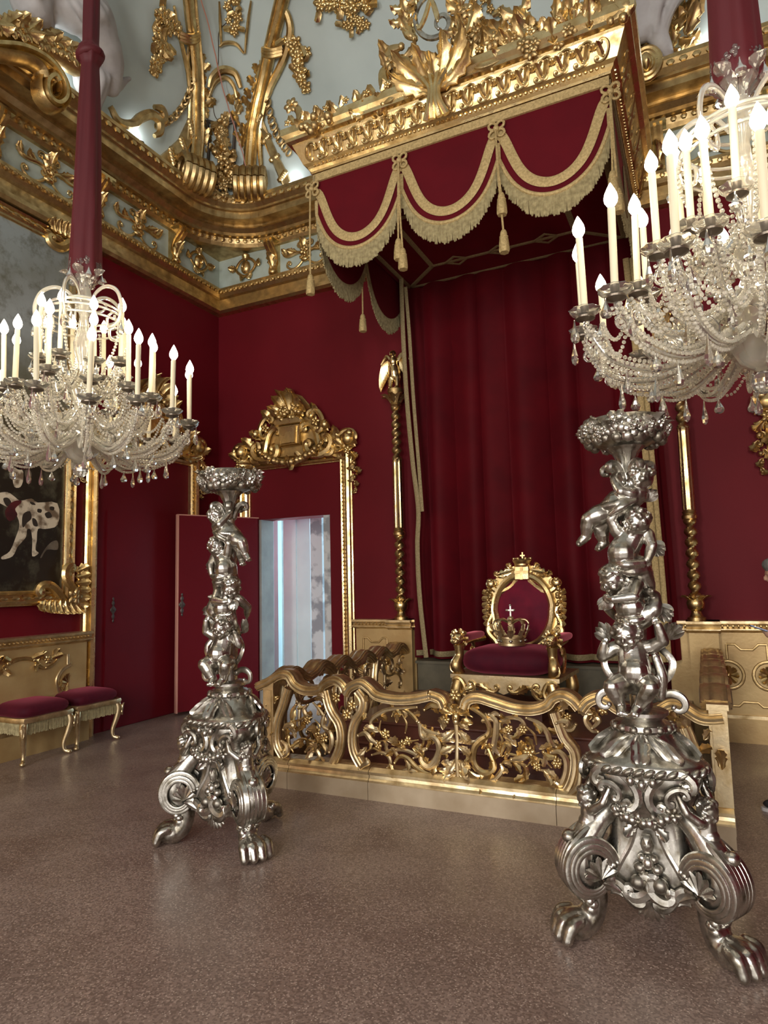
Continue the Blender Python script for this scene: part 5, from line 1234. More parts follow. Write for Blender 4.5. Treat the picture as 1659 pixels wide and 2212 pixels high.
def tri(a, c, s):
    """radius of a concave three-cornered plan at angle a (a corner at 90 degrees)"""
    d = (a-pi/2+pi/3) % (2*pi/3)-pi/3; t = abs(d)/(pi/3); k = math.cos(t*pi/2)**2.2; return s+(c-s)*k
def body_mesh():
    P = []; n = 60
    for z, c, s in ((.17, .10, .06), (.20, .17, .10), (.27, .22, .13), (.34, .215, .135), (.44, .185, .13), (.53, .175, .135), (.575, .195, .155), (.62, .22, .178), (.68, .245, .20), (.725, .258, .216), (.735, .25, .212)):
        P.append([(tri(a, c, s)*math.cos(a), tri(a, c, s)*math.sin(a), z) for a in [2*pi*k/n for k in range(n)]])
    return G().grid(P, False, True, capu=True).mesh('base_body', True, 60)
def top_mesh():
    P = []; n = 60
    for z, c, s in ((.725, .26, .22), (.735, .268, .226), (.765, .268, .226), (.78, .255, .215), (.80, .205, .18), (.84, .16, .15), (.88, .128, .126), (.895, .12, .12)):
        P.append([(tri(a, c, s)*math.cos(a), tri(a, c, s)*math.sin(a), z) for a in [2*pi*k/n for k in range(n)]])
    return G().grid(P, False, True, capu=True).mesh('shoulder', True, 60)
HERM = dict(head=(.285, 0, .60), look=(.8, 0, -.6), hr=.045, seed=7, neck=(.275, 0, .555), belly=(.27, 0, .49), hip=(.29, 0, .43), w=.043, bf=(.015, 0, 0),
    arms=[((.28, -.05, .56), (.25, -.095, .60), (.22, -.10, .66), (.21, -.09, .69)), ((.28, .05, .56), (.25, .095, .60), (.22, .10, .66), (.21, .09, .69))],
    folds=[([(.29, -.04, .45), (.33, 0, .43), (.29, .04, .45)], [.018, .022, .018]), ([(.30, 0, .44), (.33, 0, .40), (.345, 0, .36)], [.045, .042, .035])])
LEG, BODY, TOP, HERM_ME, LT = leg_mesh(), body_mesh(), top_mesh(), sculpt(putto(HERM), .0042, 2, .45), leg_trim()
def face_parts():
    """ornament of one face of the base; the face looks along -y"""
    fr = Fr((0, -.135, 0), (1, 0, 0), (0, 0, 1)); o = []
    def ad(n, g, m='silver'): o.append((n, g.mesh(n), m))
    for s in (-1, 1):
        ad('panel_border', G().tube(crv([(s*.035, -.150, .565), (s*.045, -.142, .50), (s*.07, -.140, .42), (s*.115, -.150, .34), (s*.15, -.152, .27)], 5), .009, 6, (1, 1.4)))
        ad('eye_scroll', G().scroll('C', (s*.185, .695), (s*.07, .60), .019, fr, s > 0, .062), 'silver')
        ad('eye_scroll', G().scroll('C', (s*.17, .665), (s*.115, .63), .012, fr, s > 0, .078), 'silver_dark')
        g = G().scroll('C', (s*.085, .24), (s*.02, .29), .024, fr, s < 0, .03); ad('lower_volute', g)
        g = G().scroll('S', (s*.03, .20), (s*.16, .245), .020, fr, s > 0, .03); ad('lower_volute', g, 'silver_dark')
        g = G(); g.ell((s*.045, .275, .035), (.034, .034, .028), fr, 12, 7); ad('fruit', g, 'silver_dark')
        g = G(); g.ell((s*.035, .335, .025), (.026, .024, .022), fr, 10, 6); ad('fruit', g, 'silver_dark')
        g = G(); g.ell((s*.024, .375, .02), (.02, .019, .018), fr, 10, 6); ad('fruit', g, 'silver')
        ad('face_leaf', G().leaf(fr.at(s*.09, .21, .03, -s*1.0), .12, .034, .3)); ad('face_leaf', G().leaf(fr.at(s*.03, .53, .03, -s*2.4), .09, .026, .3))
    g = G(); g.ell((0, .435, .022), (.028, .045, .024), fr, 12, 8, lambda a, t: 1+.05*math.cos(a*6)); ad('drop', g)
    g = G(); g.ell((0, .36, .03), (.026, .03, .024), fr, 12, 7); ad('fruit', g)
    for k, a in enumerate((-.9, -.6, -.3, 0, .3, .6, .9)): ad('shell_rib', G().leaf(fr.at(math.sin(a)*.01, .215, .02, pi-a), .10, .017, -.1, 1, nu=7, nv=5, lobe=.05))
    for i in range(11):
        t = -1+i/5; g = G(); u, v = t*.115, .585-.035*(1-t*t)
        if i % 3 == 1: g.flower(fr.at(u, v, .07+.03*(1-t*t)), .036, 5, i)
        else: g.ell((u, v, .07+.035*(1-t*t)), (.023, .024, .022), fr, 9, 6)
        ad('garland_fruit', g, 'silver_dark' if i % 2 else 'silver')
    for i in range(3): g = G(); g.ell(((i-1)*.045, .715-.014*(1-abs(i-1)), .095), (.019, .024, .019), fr, 9, 6); ad('pearl', g)
    g = G(); g.leaf(fr.at(0, .765, .08, pi), .055, .05, .0, 1, lobe=.05); ad('tongue', g)
    for s in (-1, 1):   # wing-like leaves on the shoulder
        f2 = Fr((s*.035, -.115, .885), (1, 0, 0), (s*.75, -.55, -.62)); ad('shoulder_leaf', G().leaf(f2, .17, .055, .18, 2, bend=0, lobe=.12))
    f2 = Fr((0, -.12, .885), (1, 0, 0), (0, -.9, -.75)); ad('shoulder_leaf', G().leaf(f2, .16, .045, .2, 2, lobe=.15))
    return o
FP = face_parts()
def rim_pieces():
    o = []; n = 33
    for k in range(n):
        a = 2*pi*(k+.5)/n; r = tri(a, .272, .228); r2 = tri(a+.02, .272, .228)
        t = nrm(A(r2*math.cos(a+.02), r2*math.sin(a+.02), 0)-A(r*math.cos(a), r*math.sin(a), 0))
        o.append((r*math.cos(a), r*math.sin(a), .75, math.atan2(t[1], t[0])))
    g = G(); g.ell((0, 0, 0), (.030, .018, .015), Fr((0, 0, 0), (.85, 0, .5), (0, 1, 0)), 9, 6)
    return g.mesh('gadroon'), o
GAD, GADP = rim_pieces()
def rose_mesh():
    g = G(); fr = WORLD
    for R, n, h in ((.052, 6, .0), (.036, 5, .014), (.02, 4, .024)):
        for k in range(n): a = 2*pi*k/n+R*60; g.ell((R*.75*math.cos(a), R*.75*math.sin(a), h), (R*.52, R*.52, .016), fr, 7, 4)
    g.ell((0, 0, .03), .014); return g.mesh('rose')
ROSE = rose_mesh()
for me in [GAD, ROSE, LEG, BODY, TOP, HERM_ME]+PUT_ME+[m for _, m in LT]: me.materials.append(M['silver'])
for n, me, m in FP: me.materials.append(M[m])
def torchere(loc, label, flip):
    root = thing('torchere', label, 'candle stand', loc, 0, 'pair of silvered torcheres'); sx = -1 if flip else 1
    L = lambda n, g, m='silver': place(g.mesh(n), m, n, root, (0, 0, 0))
    for a in (210, 330, 90):
        r = math.radians(a); lg = place(LEG, None, 'leg', root, (0, 0, 0), (0, 0, r))
        for n, me in LT: place(me, None, n, lg, (0, 0, 0))
        place(HERM_ME, None, 'herm_putto', root, (0, 0, 0), (0, 0, r))
    body = place(BODY, None, 'base_body', root, (0, 0, 0)); place(TOP, None, 'shoulder', root, (0, 0, 0))
    for a in (0, 120, 240):
        for n, me, m in FP: place(me, None, n, body, (0, 0, 0), (0, 0, math.radians(a)))
    for x, y, z, rz in GADP: place(GAD, None, 'gadroon', root, (x, y, z), (0, 0, rz))
    L('collar', G().lathe([(.12, .885), (.135, .90), (.13, .92), (.095, .93), (.085, .94), (.10, .95), (.115, .96), (.115, .975), (.09, .985), (.03, .99)], 24))
    for k in range(14): a = 2*pi*k/14; place(PEARL, None, 'collar_bead', root, (.125*math.cos(a), .125*math.sin(a), .905))
    L('stem', G().tube([(0, 0, .98), (sx*-.01, 0, 1.2), (sx*.01, .01, 1.5), (sx*-.01, .01, 1.8), (0, 0, 2.0), (0, 0, 2.14)], [.05, .045, .04, .04, .032, .034], 12))
    L('fluted_neck', G().lathe([(.03, 2.0), (.03, 2.06), (.036, 2.12), (.045, 2.15), (.06, 2.18), (.095, 2.215), (.10, 2.225), (.02, 2.225)], 40, mod=lambda a, z: 1+.05*math.cos(a*12)))
    for k in range(5):
        a = 2*pi*k/5+.3; f = Fr((.03*math.cos(a), .03*math.sin(a), 2.09), (math.cos(a), math.sin(a), 0), (0, 0, 1)); L('neck_leaf', G().band(crv([(0, -.05), (.02, .0), (.05, .035), (.085, .03), (.09, .005), (.07, .0)], 4), [.016, .02, .018, .014, .01], f, 0, (1, 1.4)))
    L('bowl', G().lathe([(.02, 2.205), (.10, 2.21), (.155, 2.235), (.18, 2.27), (.185, 2.32), (.175, 2.345), (.15, 2.35), (.13, 2.33), (.02, 2.325)], 32), 'silver_dark')
    for k in range(15):
        a = 2*pi*k/15; z = 2.285+.022*math.sin(k*2.4); d = rad(a)
        o = place(ROSE, None, 'rose', root, tuple(d*.175+A(0, 0, z)), (pi/2, 0, a+pi/2), .95+.2*math.sin(k*1.7))
        f = Fr(tuple(d*.172+A(0, 0, z+.03*math.cos(k*2))), (-math.sin(a), math.cos(a), 0), (d[0]*.3, d[1]*.3, 1)); L('wreath_leaf', G().leaf(f.at(.035, -.03, 0, -.6+.4*(k % 3)), .085, .03, .35, 3, nu=7, nv=5), 'silver_dark' if k % 2 else 'silver')
    for k in range(10): a = 2*pi*k/10+.2; d = rad(a); place(PEARL, None, 'berry', root, tuple(d*.165+A(0, 0, 2.235)), (0, 0, 0), 1.3)
    for i, me in enumerate(PUT_ME): place(mirrored(me) if flip else me, None, 'putto', root, (0, 0, 0))
    for x, y, z, a, s in ((.075, .0, 1.945, -.7, .075), (.09, -.03, 1.745, -2.3, .085), (-.10, -.10, 1.50, 2.6, .08), (.10, -.04, 1.46, -2.4, .10), (-.12, -.02, 1.29, .6, .105), (.12, .0, 1.30, -.7, .11)):
        for k in range(4):
            f = Fr((sx*x, y, z), (1, 0, 0), (0, 0, 1)); L('wing_feather', G().leaf(f.at(0, 0, .006*k, sx*(a+(k-1.5)*.30)), s*(1-.12*abs(k-1)), .019, .12, 1, nu=7, nv=5, lobe=.06))
    for s in (-1, 1):
        f = Fr((s*.12, -.03, 1.09), (1, 0, 0), (0, 0, 1))
        L('shell_scroll', G().band(clo((-.04*s, -.05), pi/2-s*.9, [(.11, s*-9, s*-20), (.10, s*-20, s*-50)], 12), [.016, .02, .016, .010], f)); L('ribbon', G().tube(crv([(s*.09, -.02, 1.27), (s*.145, -.05, 1.21), (s*.135, -.06, 1.15), (s*.09, -.05, 1.10)], 5), .011, 7, (1.5, .5), (0, -1, 0)))
    return root
g = G(); g.ell((0, 0, 0), .021, WORLD, 9, 6); PEARL = g.mesh('pearl'); PEARL.materials.append(M['silver'])
torchere((-.30, 3.33, 0), 'tall silvered torchere of climbing putti, the nearer one on the right', False)
torchere((-2.80, 3.46, 0), 'tall silvered torchere of climbing putti, the one before the open door', True)
# ------------------------------------------------------------------ crystal chandeliers
def bead_string(g, P, r, step):
    P = np.asarray(P); d = np.r_[0, np.cumsum(np.linalg.norm(np.diff(P, axis=0), axis=1))]; n = max(3, int(d[-1]/step))
    for i in range(n):
        s = (i+.5)*d[-1]/n; q = [np.interp(s, d, P[:, k]) for k in range(3)]; g.ell(q, r, WORLD, 6, 4)
def drop_mesh(L, R, n=8):
    return G().lathe([(.003, .012), (.004, 0), (R*.45, -L*.3), (R*.9, -L*.6), (R, -L*.75), (R*.75, -L*.92), (.002, -L)], n).mesh('crystal_drop', False)
DROPS = [drop_mesh(.10, .022), drop_mesh(.075, .026), drop_mesh(.12, .018, 6)]
g = G(); g.ell((0, 0, -.035), .035, WORLD, 10, 7); BALL = g.mesh('crystal_ball', False)
for me in DROPS+[BALL]: me.materials.append(M['crystal'])
CAN = G().lathe([(.0165, 0), (.0165, .36), (.012, .368), (.002, .368)], 12).mesh('candle'); CAN.materials.append(M['candle'])
BUL = G().lathe([(.010, .366), (.016, .372), (.027, .39), (.030, .405), (.026, .425), (.015, .45), (.006, .468), (.001, .476)], 12).mesh('flame_bulb'); BUL.materials.append(M['bulb'])
PAN = G().lathe([(.012, -.012), (.03, -.008), (.055, .006), (.072, .026), (.068, .030), (.045, .014), (.012, .008)], 20, mod=lambda a, z: 1+(.05*math.cos(a*10) if z > .0 else 0)).mesh('glass_pan'); PAN.materials.append(M['crystal'])
CUP = G().lathe([(.004, -.035), (.012, -.03), (.045, -.016), (.046, -.008), (.014, -.006), (.018, .02), (.02, .035), (.002, .035)], 16).mesh('cup'); CUP.materials.append(M['pan_metal'])
def chandelier(loc, rz, label):
    root = thing('chandelier', label, 'chandelier', loc, rz, 'crystal chandeliers with electric candles')
    L = lambda n, g, m='crystal', p=None, sm=True: place(g.mesh(n, sm), m, n, p or root, (0, 0, 0))
    L('stem', G().lathe([(.01, -.20), (.05, -.17), (.07, -.12), (.05, -.06), (.08, -.02), (.10, .04), (.06, .10), (.04, .16), (.07, .24), (.085, .32), (.05, .40), (.035, .50), (.06, .58), (.07, .66), (.04, .74), (.03, .86), (.05, .92), (.06, .98), (.04, 1.08), (.05, 1.18)], 16), 'crystal_bead')
    L('bottom_bowl', G().lathe([(.02, -.24), (.09, -.20), (.13, -.13), (.14, -.10), (.12, -.10), (.02, -.16)], 20, mod=lambda a, z: 1+.05*math.cos(a*10)), 'crystal_bead')
    place(BALL, None, 'crystal_ball', root, (0, 0, -.24), (0, 0, 0), 1.5)
    tiers = ((16, .77, .06, -.20, .10, 0), (12, .50, .25, -.02, .08, .31), (8, .29, .46, .28, .06, .2))
    k2 = 0
    for n, R, zp, dip, r0, ph in tiers:
        for k in range(n):
            a = 2*pi*k/n+ph; c, s = math.cos(a), math.sin(a); jit = .035*math.sin(k*2.3+n); zz = zp+jit
            rr, zs = [r0, r0+(R-r0)*.22, r0+(R-r0)*.52, r0+(R-r0)*.82, R-.015, R], [dip+.16, dip+.07, dip, dip+.05, zz-.07, zz-.03]
            P = crv([(q*c, q*s, z) for q, z in zip(rr, zs)], 6)
            arm = L('arm', G().tube(P, [.014, .017, .016, .014, .010], 8), 'crystal')
            g = G()
            for dz, dt, br in ((.030, 0, .0105), (-.006, .028, .0095), (-.006, -.028, .0095), (-.034, 0, .0105)): bead_string(g, P[3:]+A(-s*dt, c*dt, dz), br, .022)
            place(g.mesh('bead_string'), 'crystal_bead', 'bead_string', arm, (0, 0, 0))['kind'] = 'stuff'
            f = Fr((R*.92*c, R*.92*s, zz-.12), (c, s, 0), (0, 0, 1)); L('arm_curl', G().band(clo((-.02, 0), 1.2, [(.10, -14, -30), (.06, -30, -50)], 8), [.010, .010, .006], f), 'crystal', arm)
            f = Fr((rr[2]*c, rr[2]*s, dip+.03), (c, s, 0), (0, 0, 1)); L('arm_leaf', G().leaf(f.at(0, 0, 0, -.6), .10, .03, .4, 2, nu=6, nv=5), 'crystal', arm)
            place(PAN, None, 'glass_pan', root, (R*c, R*s, zz)); place(CUP, None, 'cup', root, (R*c, R*s, zz))
            cn = place(CAN, None, 'candle', root, (R*c, R*s, zz+.02), (0.02*math.sin(k*3), .02*math.cos(k*5), 0)); place(BUL, None, 'flame_bulb', cn, (0, 0, 0))
            for j, (q, dz) in enumerate(((R+.05, -.02), (R-.06, -.05), (r0+(R-r0)*.55, dip-zz-.03), (r0+(R-r0)*.75, dip-zz-.01))):
                k2 += 1; place(DROPS[k2 % 3], None, 'crystal_drop', root, (q*c-s*.02*(j % 2), q*s+c*.02*(j % 2), zz+dz-.012))
        if n > 8:
            for k in range(n):       # swags from arm to arm
                a, b = 2*pi*k/n+ph, 2*pi*(k+1)/n+ph; p, q = A(R*.9*math.cos(a), R*.9*math.sin(a), zp-.03), A(R*.9*math.cos(b), R*.9*math.sin(b), zp-.03)
                for sag, br in ((.13, .010), (.20, .009)):
                    g = G(); bead_string(g, [p+(q-p)*t-A(0, 0, sag*4*t*(1-t)) for t in np.linspace(0, 1, 12)], br, .021); place(g.mesh('bead_swag'), 'crystal_bead', 'bead_swag', root, (0, 0, 0))['kind'] = 'stuff'
    for R, z in ((.27, .86), (.255, .90), (.28, .80), (.15, .96)):
        L('hoop', G().tube([(R*math.cos(t), R*math.sin(t), z) for t in np.linspace(0, 2*pi, 33)], .009, 7), 'crystal_bead')
    for k in range(10):
        a = 2*pi*k/10; c, s = math.cos(a), math.sin(a)
        g = G(); bead_string(g, crv([(.27*c, .27*s, .84), (.31*c, .31*s, .70), (.24*c, .24*s, .50), (.12*c, .12*s, .34)], 6), .012, .024); place(g.mesh('bead_strand'), 'crystal_bead', 'bead_strand', root, (0, 0, 0))['kind'] = 'stuff'
        f = Fr((.05*c, .05*s, 1.0), (c, s, 0), (0, 0, 1))
        if k % 2 == 0:
            L('crown_scroll', G().band(crv([(0, -.05), (.06, .04), (.15, .07), (.24, .02), (.28, -.10), (.25, -.22), (.17, -.24), (.16, -.17), (.20, -.14)], 5), [.012, .015, .015, .014, .009], f), 'crystal_bead')
            place(DROPS[k % 3], None, 'crystal_drop', root, (.33*c, .33*s, .78)); L('crown_leaf', G().leaf(Fr((.04*c, .04*s, 1.10), (-s, c, 0), (c*.6, s*.6, 1)), .17, .04, .3, 2, nu=7, nv=5), 'crystal')
        L('crown_flower', G().flower(Fr((.10*c, .10*s, 1.24+.02*(k % 2)), (-s, c, 0), (0, 0, 1)), .036, 6), 'crystal')
        L('crown_stalk', G().tube(crv([(.04*c, .04*s, 1.08), (.05*c, .05*s, 1.16), (.10*c, .10*s, 1.24)], 4), .006, 5), 'crystal')
        k % 2 and place(DROPS[1], None, 'crystal_drop', root, (.115*c, .115*s, 1.20))
    for k in range(6):
        a = 2*pi*k/6; d = bpy.data.lights.new('candle_light', 'POINT'); d.energy = BULB_W; d.color = (1, .83, .60); d.shadow_soft_size = .09
        o = bpy.data.objects.new('candle_light', d); COL.objects.link(o); o.parent = root; o.location = (.64*math.cos(a), .64*math.sin(a), .62)
    # gathered cloth sleeve hiding the chain
    zz = [1.16, 1.20, 1.35, 1.6, 2.0, 2.4, 2.75, 2.88, 2.92, 2.97, 3.02, 3.06, 3.2, 4.2, 7.0]; rr = [.10, .112, .108, .102, .094, .082, .068, .060, .078, .090, .080, .056, .058, .06, .06]
    P = []
    for z, r in zip(np.interp(np.linspace(0, 14, 60), range(15), zz), np.interp(np.linspace(0, 14, 60), range(15), rr)):
        P.append([(r*(1+.07*math.cos(5*t+z*1.2)+.04*math.cos(9*t-z*2))*math.cos(t), r*(1+.07*math.cos(5*t+z*1.2)+.04*math.cos(9*t-z*2))*math.sin(t), z) for t in np.linspace(0, 2*pi, 41)[:-1]])
    L('cloth_sleeve', G().grid(P, False, True, capu=True), 'sleeve')
    L('sleeve_knot', G().tube([(.075*math.cos(t), .075*math.sin(t), 2.97+.02*math.sin(t+1)) for t in np.linspace(0, 2*pi, 22)], .032, 9), 'sleeve')
    return root
ch = chandelier((-4.02, 3.29, 2.74), .15, 'lit crystal chandelier hanging at left from a crimson cloth sleeve')
c2 = copy_tree(ch); c2.location = (.30, 3.36, 2.74); c2.rotation_euler = (0, 0, .37)
c2['label'] = 'lit crystal chandelier cut by the right edge, nearest the viewer'
# ------------------------------------------------------------------ uplights on the cornice
def spotlight(px, label, watt=1.6):
    p = cv(px, .10)[0]; root = thing('spotlight', label, 'spotlight', tuple(p), 0, 'small uplights standing on the cornice')
    g = G().lathe([(.03, -.09), (.035, -.02), (.045, .0), (.04, .0), (.03, -.02)], 14); place(g.mesh('housing'), 'dark_metal', 'housing', root, (0, 0, 0))
    g = G(); g.ell((0, 0, .0), (.038, .038, .025), WORLD, 12, 7); place(g.mesh('lens'), 'spot', 'lens', root, (0, 0, 0))
    place(G().lathe([(.004, -.25), (.008, -.2), (.008, -.08), (.002, -.08)], 8).mesh('stalk'), 'dark_metal', 'stalk', root, (0, 0, 0))
    d = bpy.data.lights.new('spot_light', 'POINT'); d.energy = watt; d.color = (.93, .97, 1); d.shadow_soft_size = .05
    o = bpy.data.objects.new('spot_light', d); COL.objects.link(o); o.parent = root; o.location = (0, 0, .12)
for px, l in (((290, 312), 'tiny white uplight on the left cornice beside the curled dragon scroll'), ((638, 406), 'tiny white uplight on the back cornice just left of the canopy'), ((100, 160), 'upper of two tiny uplights before the gilded pediment scroll'), ((116, 196), 'lower of two tiny uplights before the gilded pediment scroll'),
              ((1510, 126), 'leftmost of three tiny uplights above the right chandelier'), ((1546, 138), 'middle of three tiny uplights above the right chandelier'), ((1582, 122), 'rightmost of three tiny uplights above the right chandelier')):
    spotlight(px, l)
# ------------------------------------------------------------------ broken pediment with stucco figure over the left wall
PXW = XL+.56
pf = at_x(PXW); PF = Fr((PXW, 0, 0), (0, 1, 0), (0, 0, 1), (1, 0, 0))
def puv(p): q = pf(p); return q[1], q[2]
ped = thing('pediment_scroll', 'gilded broken pediment scroll above the cornice at the upper left', 'pediment', tuple(pf((60, 200))))
obj('volute_band', G().tube([PF.p(u, v, 0) for u, v in crv([puv(p) for p in ((-90, 80), (-30, 98), (30, 104), (75, 122), (108, 150), (128, 185), (130, 215), (112, 228), (92, 210), (90, 180), (105, 168), (115, 182))], 5)], .075, 8, (1, 2.0), (1, 0, 0), sec=REED), 'gold', ped)
obj('volute_core', G().tube([PF.p(u, v, .02) for u, v in crv([puv(p) for p in ((-60, 112), (0, 122), (50, 132), (80, 150), (90, 175))], 5)], .06, 8, (1, 1.6), (1, 0, 0)), 'gold_old', ped)
rnd = random.Random(4)
for i, p in enumerate(crv([(-40, 60), (0, 66), (40, 78), (80, 92), (120, 112), (160, 135)], 5)):
    u, v = puv((p[0]+rnd.uniform(-4, 4), p[1]+rnd.uniform(-6, 4))); f = PF.at(u, v, .06+rnd.uniform(0, .06))
    obj('rosette' if i % 2 else 'leaf', (G().flower(f, .10, 6, i) if i % 2 else G().leaf(f.at(0, 0, 0, -.9+rnd.uniform(-.5, .5)), .24, .07, .35)), 'gold', ped)
obj('cresting', G().tube([PF.p(u, v, .0) for u, v in crv([puv(p) for p in ((-60, 62), (0, 72), (60, 92), (120, 122), (170, 150))], 5)], .07, 8, (1, 1.6), (1, 0, 0)), 'gold_old', ped)
fig = thing('stucco_figure', 'grey white stucco figure reclining above the left cornice behind the cloth sleeve', 'statue', tuple(pf((150, 150))))
g = G(); q = lambda p, w=.1: cv(p, w+.16)[0]
limb(g, [q((40, -160), .0), q((70, -80), .05), q((95, -10), .1)], [.24, .27, .30], 14, 5)
limb(g, [q((100, 0), .15), q((140, 40), .25), q((170, 105), .25)], [.27, .25, .17], 14, 5)
limb(g, [q((172, 105), .25), q((192, 150), .18), q((205, 200), .1)], [.17, .15, .10], 12, 5)
limb(g, [q((30, -10), .1), q((30, 30), .15), q((60, 62), .1)], [.22, .2, .10], 12, 5)
limb(g, [q((205, 200), .1), q((222, 188), .1), q((236, 180), .12)], [.09, .07, .03], 10, 4)
limb(g, [q((160, 150), .05), q((172, 200), .02), q((178, 236), .0)], [.17, .18, .10], 12, 5)
for a, b in (((85, -10, 150, 88), .44), ((104, -14, 166, 78), .46), ((122, -6, 176, 60), .42), ((20, -40, 40, 40), .30), ((8, -30, 22, 44), .30), ((70, 0, 128, 92), .40), ((168, 150, 176, 228), .18), ((182, 150, 186, 226), .17)):
    limb(g, [q((a[0], a[1]), b), q(((a[0]+a[2])/2-6, (a[1]+a[3])/2), b+.05), q((a[2], a[3]), b-.06)], [.035, .05, .022], 8, 5)
for a in range(5): g.ell(q((222+a*4, 186-a*3+(a % 2)*2), .16), .03, WORLD, 7, 5)
head(g, q((30, -230), .0), .17, (1, -.3, -.2)); limb(g, [q((35, -190), 0), q((40, -165), 0)], [.09, .1], 10, 3)
limb(g, [q((95, -140), .1), q((140, -90), .15), q((150, -30), .3), ], [.11, .10, .08], 10, 4)
obj('body', sculpt(g, .022, 3), 'stucco', fig)
# the matching figure over the back wall, right of the canopy
bfy = at_y(YB-.42); RFg = Fr((0, YB-.42, 0), (1, 0, 0), (0, 0, 1), (0, -1, 0)); q = lambda p, w=.1: cv(p, w+.16)[0]
fig2 = thing('stucco_figure', 'grey white stucco figure with trailing drapery, upper right beside the canopy', 'statue', tuple(bfy((1430, 140))))
g = G()
limb(g, [q((1470, -140)), q((1445, -60)), q((1420, 20))], [.24, .26, .24], 14, 5); limb(g, [q((1420, 10), .2), q((1395, 50), .25), q((1390, 110), .2)], [.22, .19, .13], 12, 5)
limb(g, [q((1500, -20), .1), q((1462, 30), .2), q((1440, 75), .2), q((1424, 120), .15)], [.12, .10, .09, .10], 10, 6); limb(g, [q((1424, 120), .15), q((1438, 140), .1), q((1450, 150), .0)], [.10, .08, .05], 10, 4)
limb(g, [q((1475, -20), .15), q((1445, 35), .28), q((1425, 80), .25), q((1414, 120), .2)], [.05, .05, .05, .03], 8, 6)
for a, b in (((1462, -20, 1410, 110), .34), ((1440, -30, 1398, 90), .38), ((1492, 0, 1436, 120), .26), ((1420, -20, 1388, 60), .40), ((1452, 20, 1420, 130), .30)):
    limb(g, [q((a[0], a[1]), b), q(((a[0]+a[2])/2-5, (a[1]+a[3])/2), b+.05), q((a[2], a[3]), b-.05)], [.03, .045, .02], 8, 5)
head(g, q((1480, -210)), .17, (-.3, -1, -.2)); limb(g, [q((1478, -175)), q((1472, -145))], [.09, .1], 10, 3)
obj('body', sculpt(g, .022, 3), 'stucco', fig2)
orn = thing('gilded_foliage', 'gilded foliage and volute clump above the cornice right of the canopy', 'ornament', tuple(bfy((1440, 140))))
for i in range(26):
    p = (rnd.uniform(1385, 1490), rnd.uniform(55, 125)); f = RFg.at(bfy(p)[0], bfy(p)[2], rnd.uniform(-.1, .12))
    obj('leaf', G().leaf(f.at(0, 0, 0, rnd.uniform(-2.4, 2.4)), rnd.uniform(.18, .30), .07, .35), 'gold_old' if i % 2 else 'gold', orn)
for r in (.13, .09, .05): obj('volute', G().tube([q((1400, 165), .2)+A(r*math.cos(t), 0, r*1.3*math.sin(t)) for t in np.linspace(0, 2*pi, 24)], .03, 8), 'gold', orn)
obj('volute_core', G().ell(tuple(q((1400, 165), .2)), (.06, .12, .1)), 'gold', orn)
# ------------------------------------------------------------------ visitor at the right edge
mat('skin', (.45, .26, .18), .5); mat('hair_grey', (.10, .095, .09), .7, 0, (.18, .17, .16), 30, 4); mat('jacket', (.035, .035, .045), .8, 0, (.05, .05, .06), 20, 3); mat('trousers', (.03, .035, .06), .8); mat('shoe_dark', (.02, .018, .02), .45); mat('sole', (.55, .52, .52), .6)
mat('phone_case', (.01, .01, .012), .3); mat('screen', (.3, .45, .8), .2, 0, emit=1.2, ecol=(.35, .5, .9))
per = thing('person', 'person in dark clothes holding a phone, cut by the right edge', 'person', (.58, 5.36, 0))
def pp(g, name, m, vox=.012, sm=4): obj(name, sculpt(g, vox, sm), m, per)
X, Y = .60, 5.36
sk = G(); head(sk, (X-.115, Y, 1.585), .10, (-1, -.1, -.25), False); limb(sk, [(X-.04, Y, 1.50), (X-.07, Y, 1.55)], [.055, .055], 12, 3)
limb(sk, [(X, Y, 1.46), (X+.01, Y, 1.2), (X+.02, Y, .95)], [.10, .13, .13], 14, 5)
for s in (-1, 1):
    limb(sk, [(X, Y+s*.16, 1.42), (X-.02, Y+s*.22, 1.16), (X-.14, Y+s*.10, 1.14), (X-.22, Y+s*.04, 1.165)], [.05, .042, .036, .028], 10, 5); hand(sk, (X-.21, Y+s*.05, 1.165), (X-.27, Y+s*.01, 1.19), (-1, 0, 0))
    limb(sk, [(X+.02, Y+s*.08, .95), (X, Y+s*.09, .5), (X+.02, Y+s*.09, .08)], [.085, .06, .04], 12, 5)
pp(sk, 'body', 'skin', .010, 2)
g = G(); g.ell((X-.095, Y, 1.615), (.118, .105, .11), WORLD, 16, 10); g.ell((X-.06, Y, 1.56), (.085, .10, .10), WORLD, 14, 8); g.ell((X-.18, Y, 1.645), (.05, .085, .045), WORLD, 10, 6)
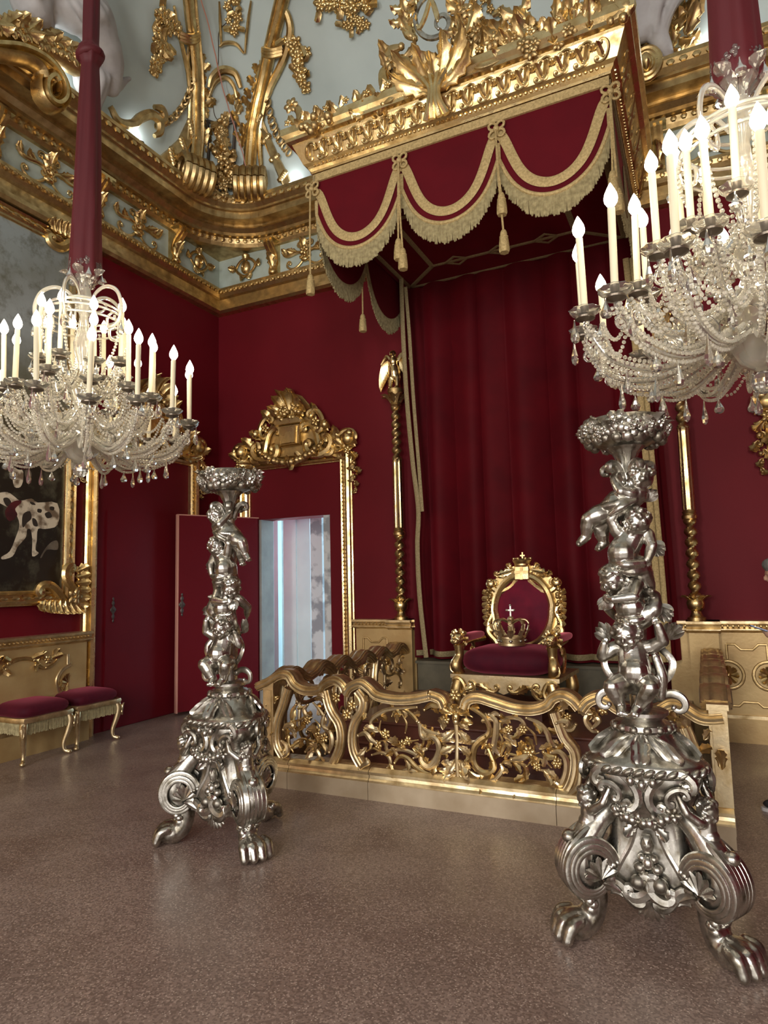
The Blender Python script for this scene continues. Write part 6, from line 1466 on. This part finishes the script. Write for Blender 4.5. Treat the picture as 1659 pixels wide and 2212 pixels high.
for i in range(40): a = rnd.uniform(0, 6.28); t = rnd.uniform(.1, 1.5); g.ell((X-.09+.115*math.cos(t)*math.cos(a), Y+.10*math.cos(t)*math.sin(a), 1.615+.105*math.sin(t)), .018, WORLD, 6, 4)
pp(g, 'hair', 'hair_grey', .009, 2)
g = G(); limb(g, [(X, Y, 1.47), (X+.0, Y, 1.25), (X+.02, Y, .92)], [.13, .165, .165], 16, 5)
for s in (-1, 1): limb(g, [(X, Y+s*.14, 1.45), (X-.02, Y+s*.235, 1.16), (X-.14, Y+s*.12, 1.135), (X-.185, Y+s*.07, 1.155)], [.075, .062, .055, .045], 12, 5)
g.ell((X, Y, 1.44), (.12, .19, .07), WORLD, 14, 8); pp(g, 'jacket', 'jacket')
g = G()
for s in (-1, 1): limb(g, [(X+.02, Y+s*.08, .95), (X+.0, Y+s*.09, .5), (X+.03, Y+s*.09, .07)], [.12, .09, .075], 14, 5)
g.ell((X+.02, Y, .92), (.15, .18, .10), WORLD, 14, 8); pp(g, 'trousers', 'trousers')
for s, dx in ((-1, -.10), (1, .02)):
    g = G(); g.ell((X-.10+dx, Y+s*.09-.02, .045), (.15, .05, .045), WORLD, 14, 8); g.ell((X+.01+dx, Y+s*.09-.02, .07), (.06, .05, .06), WORLD, 12, 7); pp(g, 'shoe', 'shoe_dark', .008, 2)
    g = G().prism([(X-.10+dx+.158*math.cos(a), Y+s*.09-.02+.054*math.sin(a)) for a in np.linspace(0, 2*pi, 24)[:-1]], .022, Fr((0, 0, 0), (1, 0, 0), (0, 1, 0)), 0); obj('sole', g, 'sole', per)
ph = thing('phone', 'black phone with lit blue screen held by the visitor at the right edge', 'phone', (X-.262, Y-.02, 1.195), .1)
f = Fr((0, 0, 0), (0, 1, 0), (-.93, 0, .36))
place(G().box((0, 0, 0), (.075, .15, .009), f).mesh('case', False), 'phone_case', 'case', ph, (0, 0, 0)); place(G().box((0, 0, -.0052 if f.z[2] < 0 else .0052), (.069, .143, .001), f).mesh('screen', False), 'screen', 'screen', ph, (0, 0, 0))
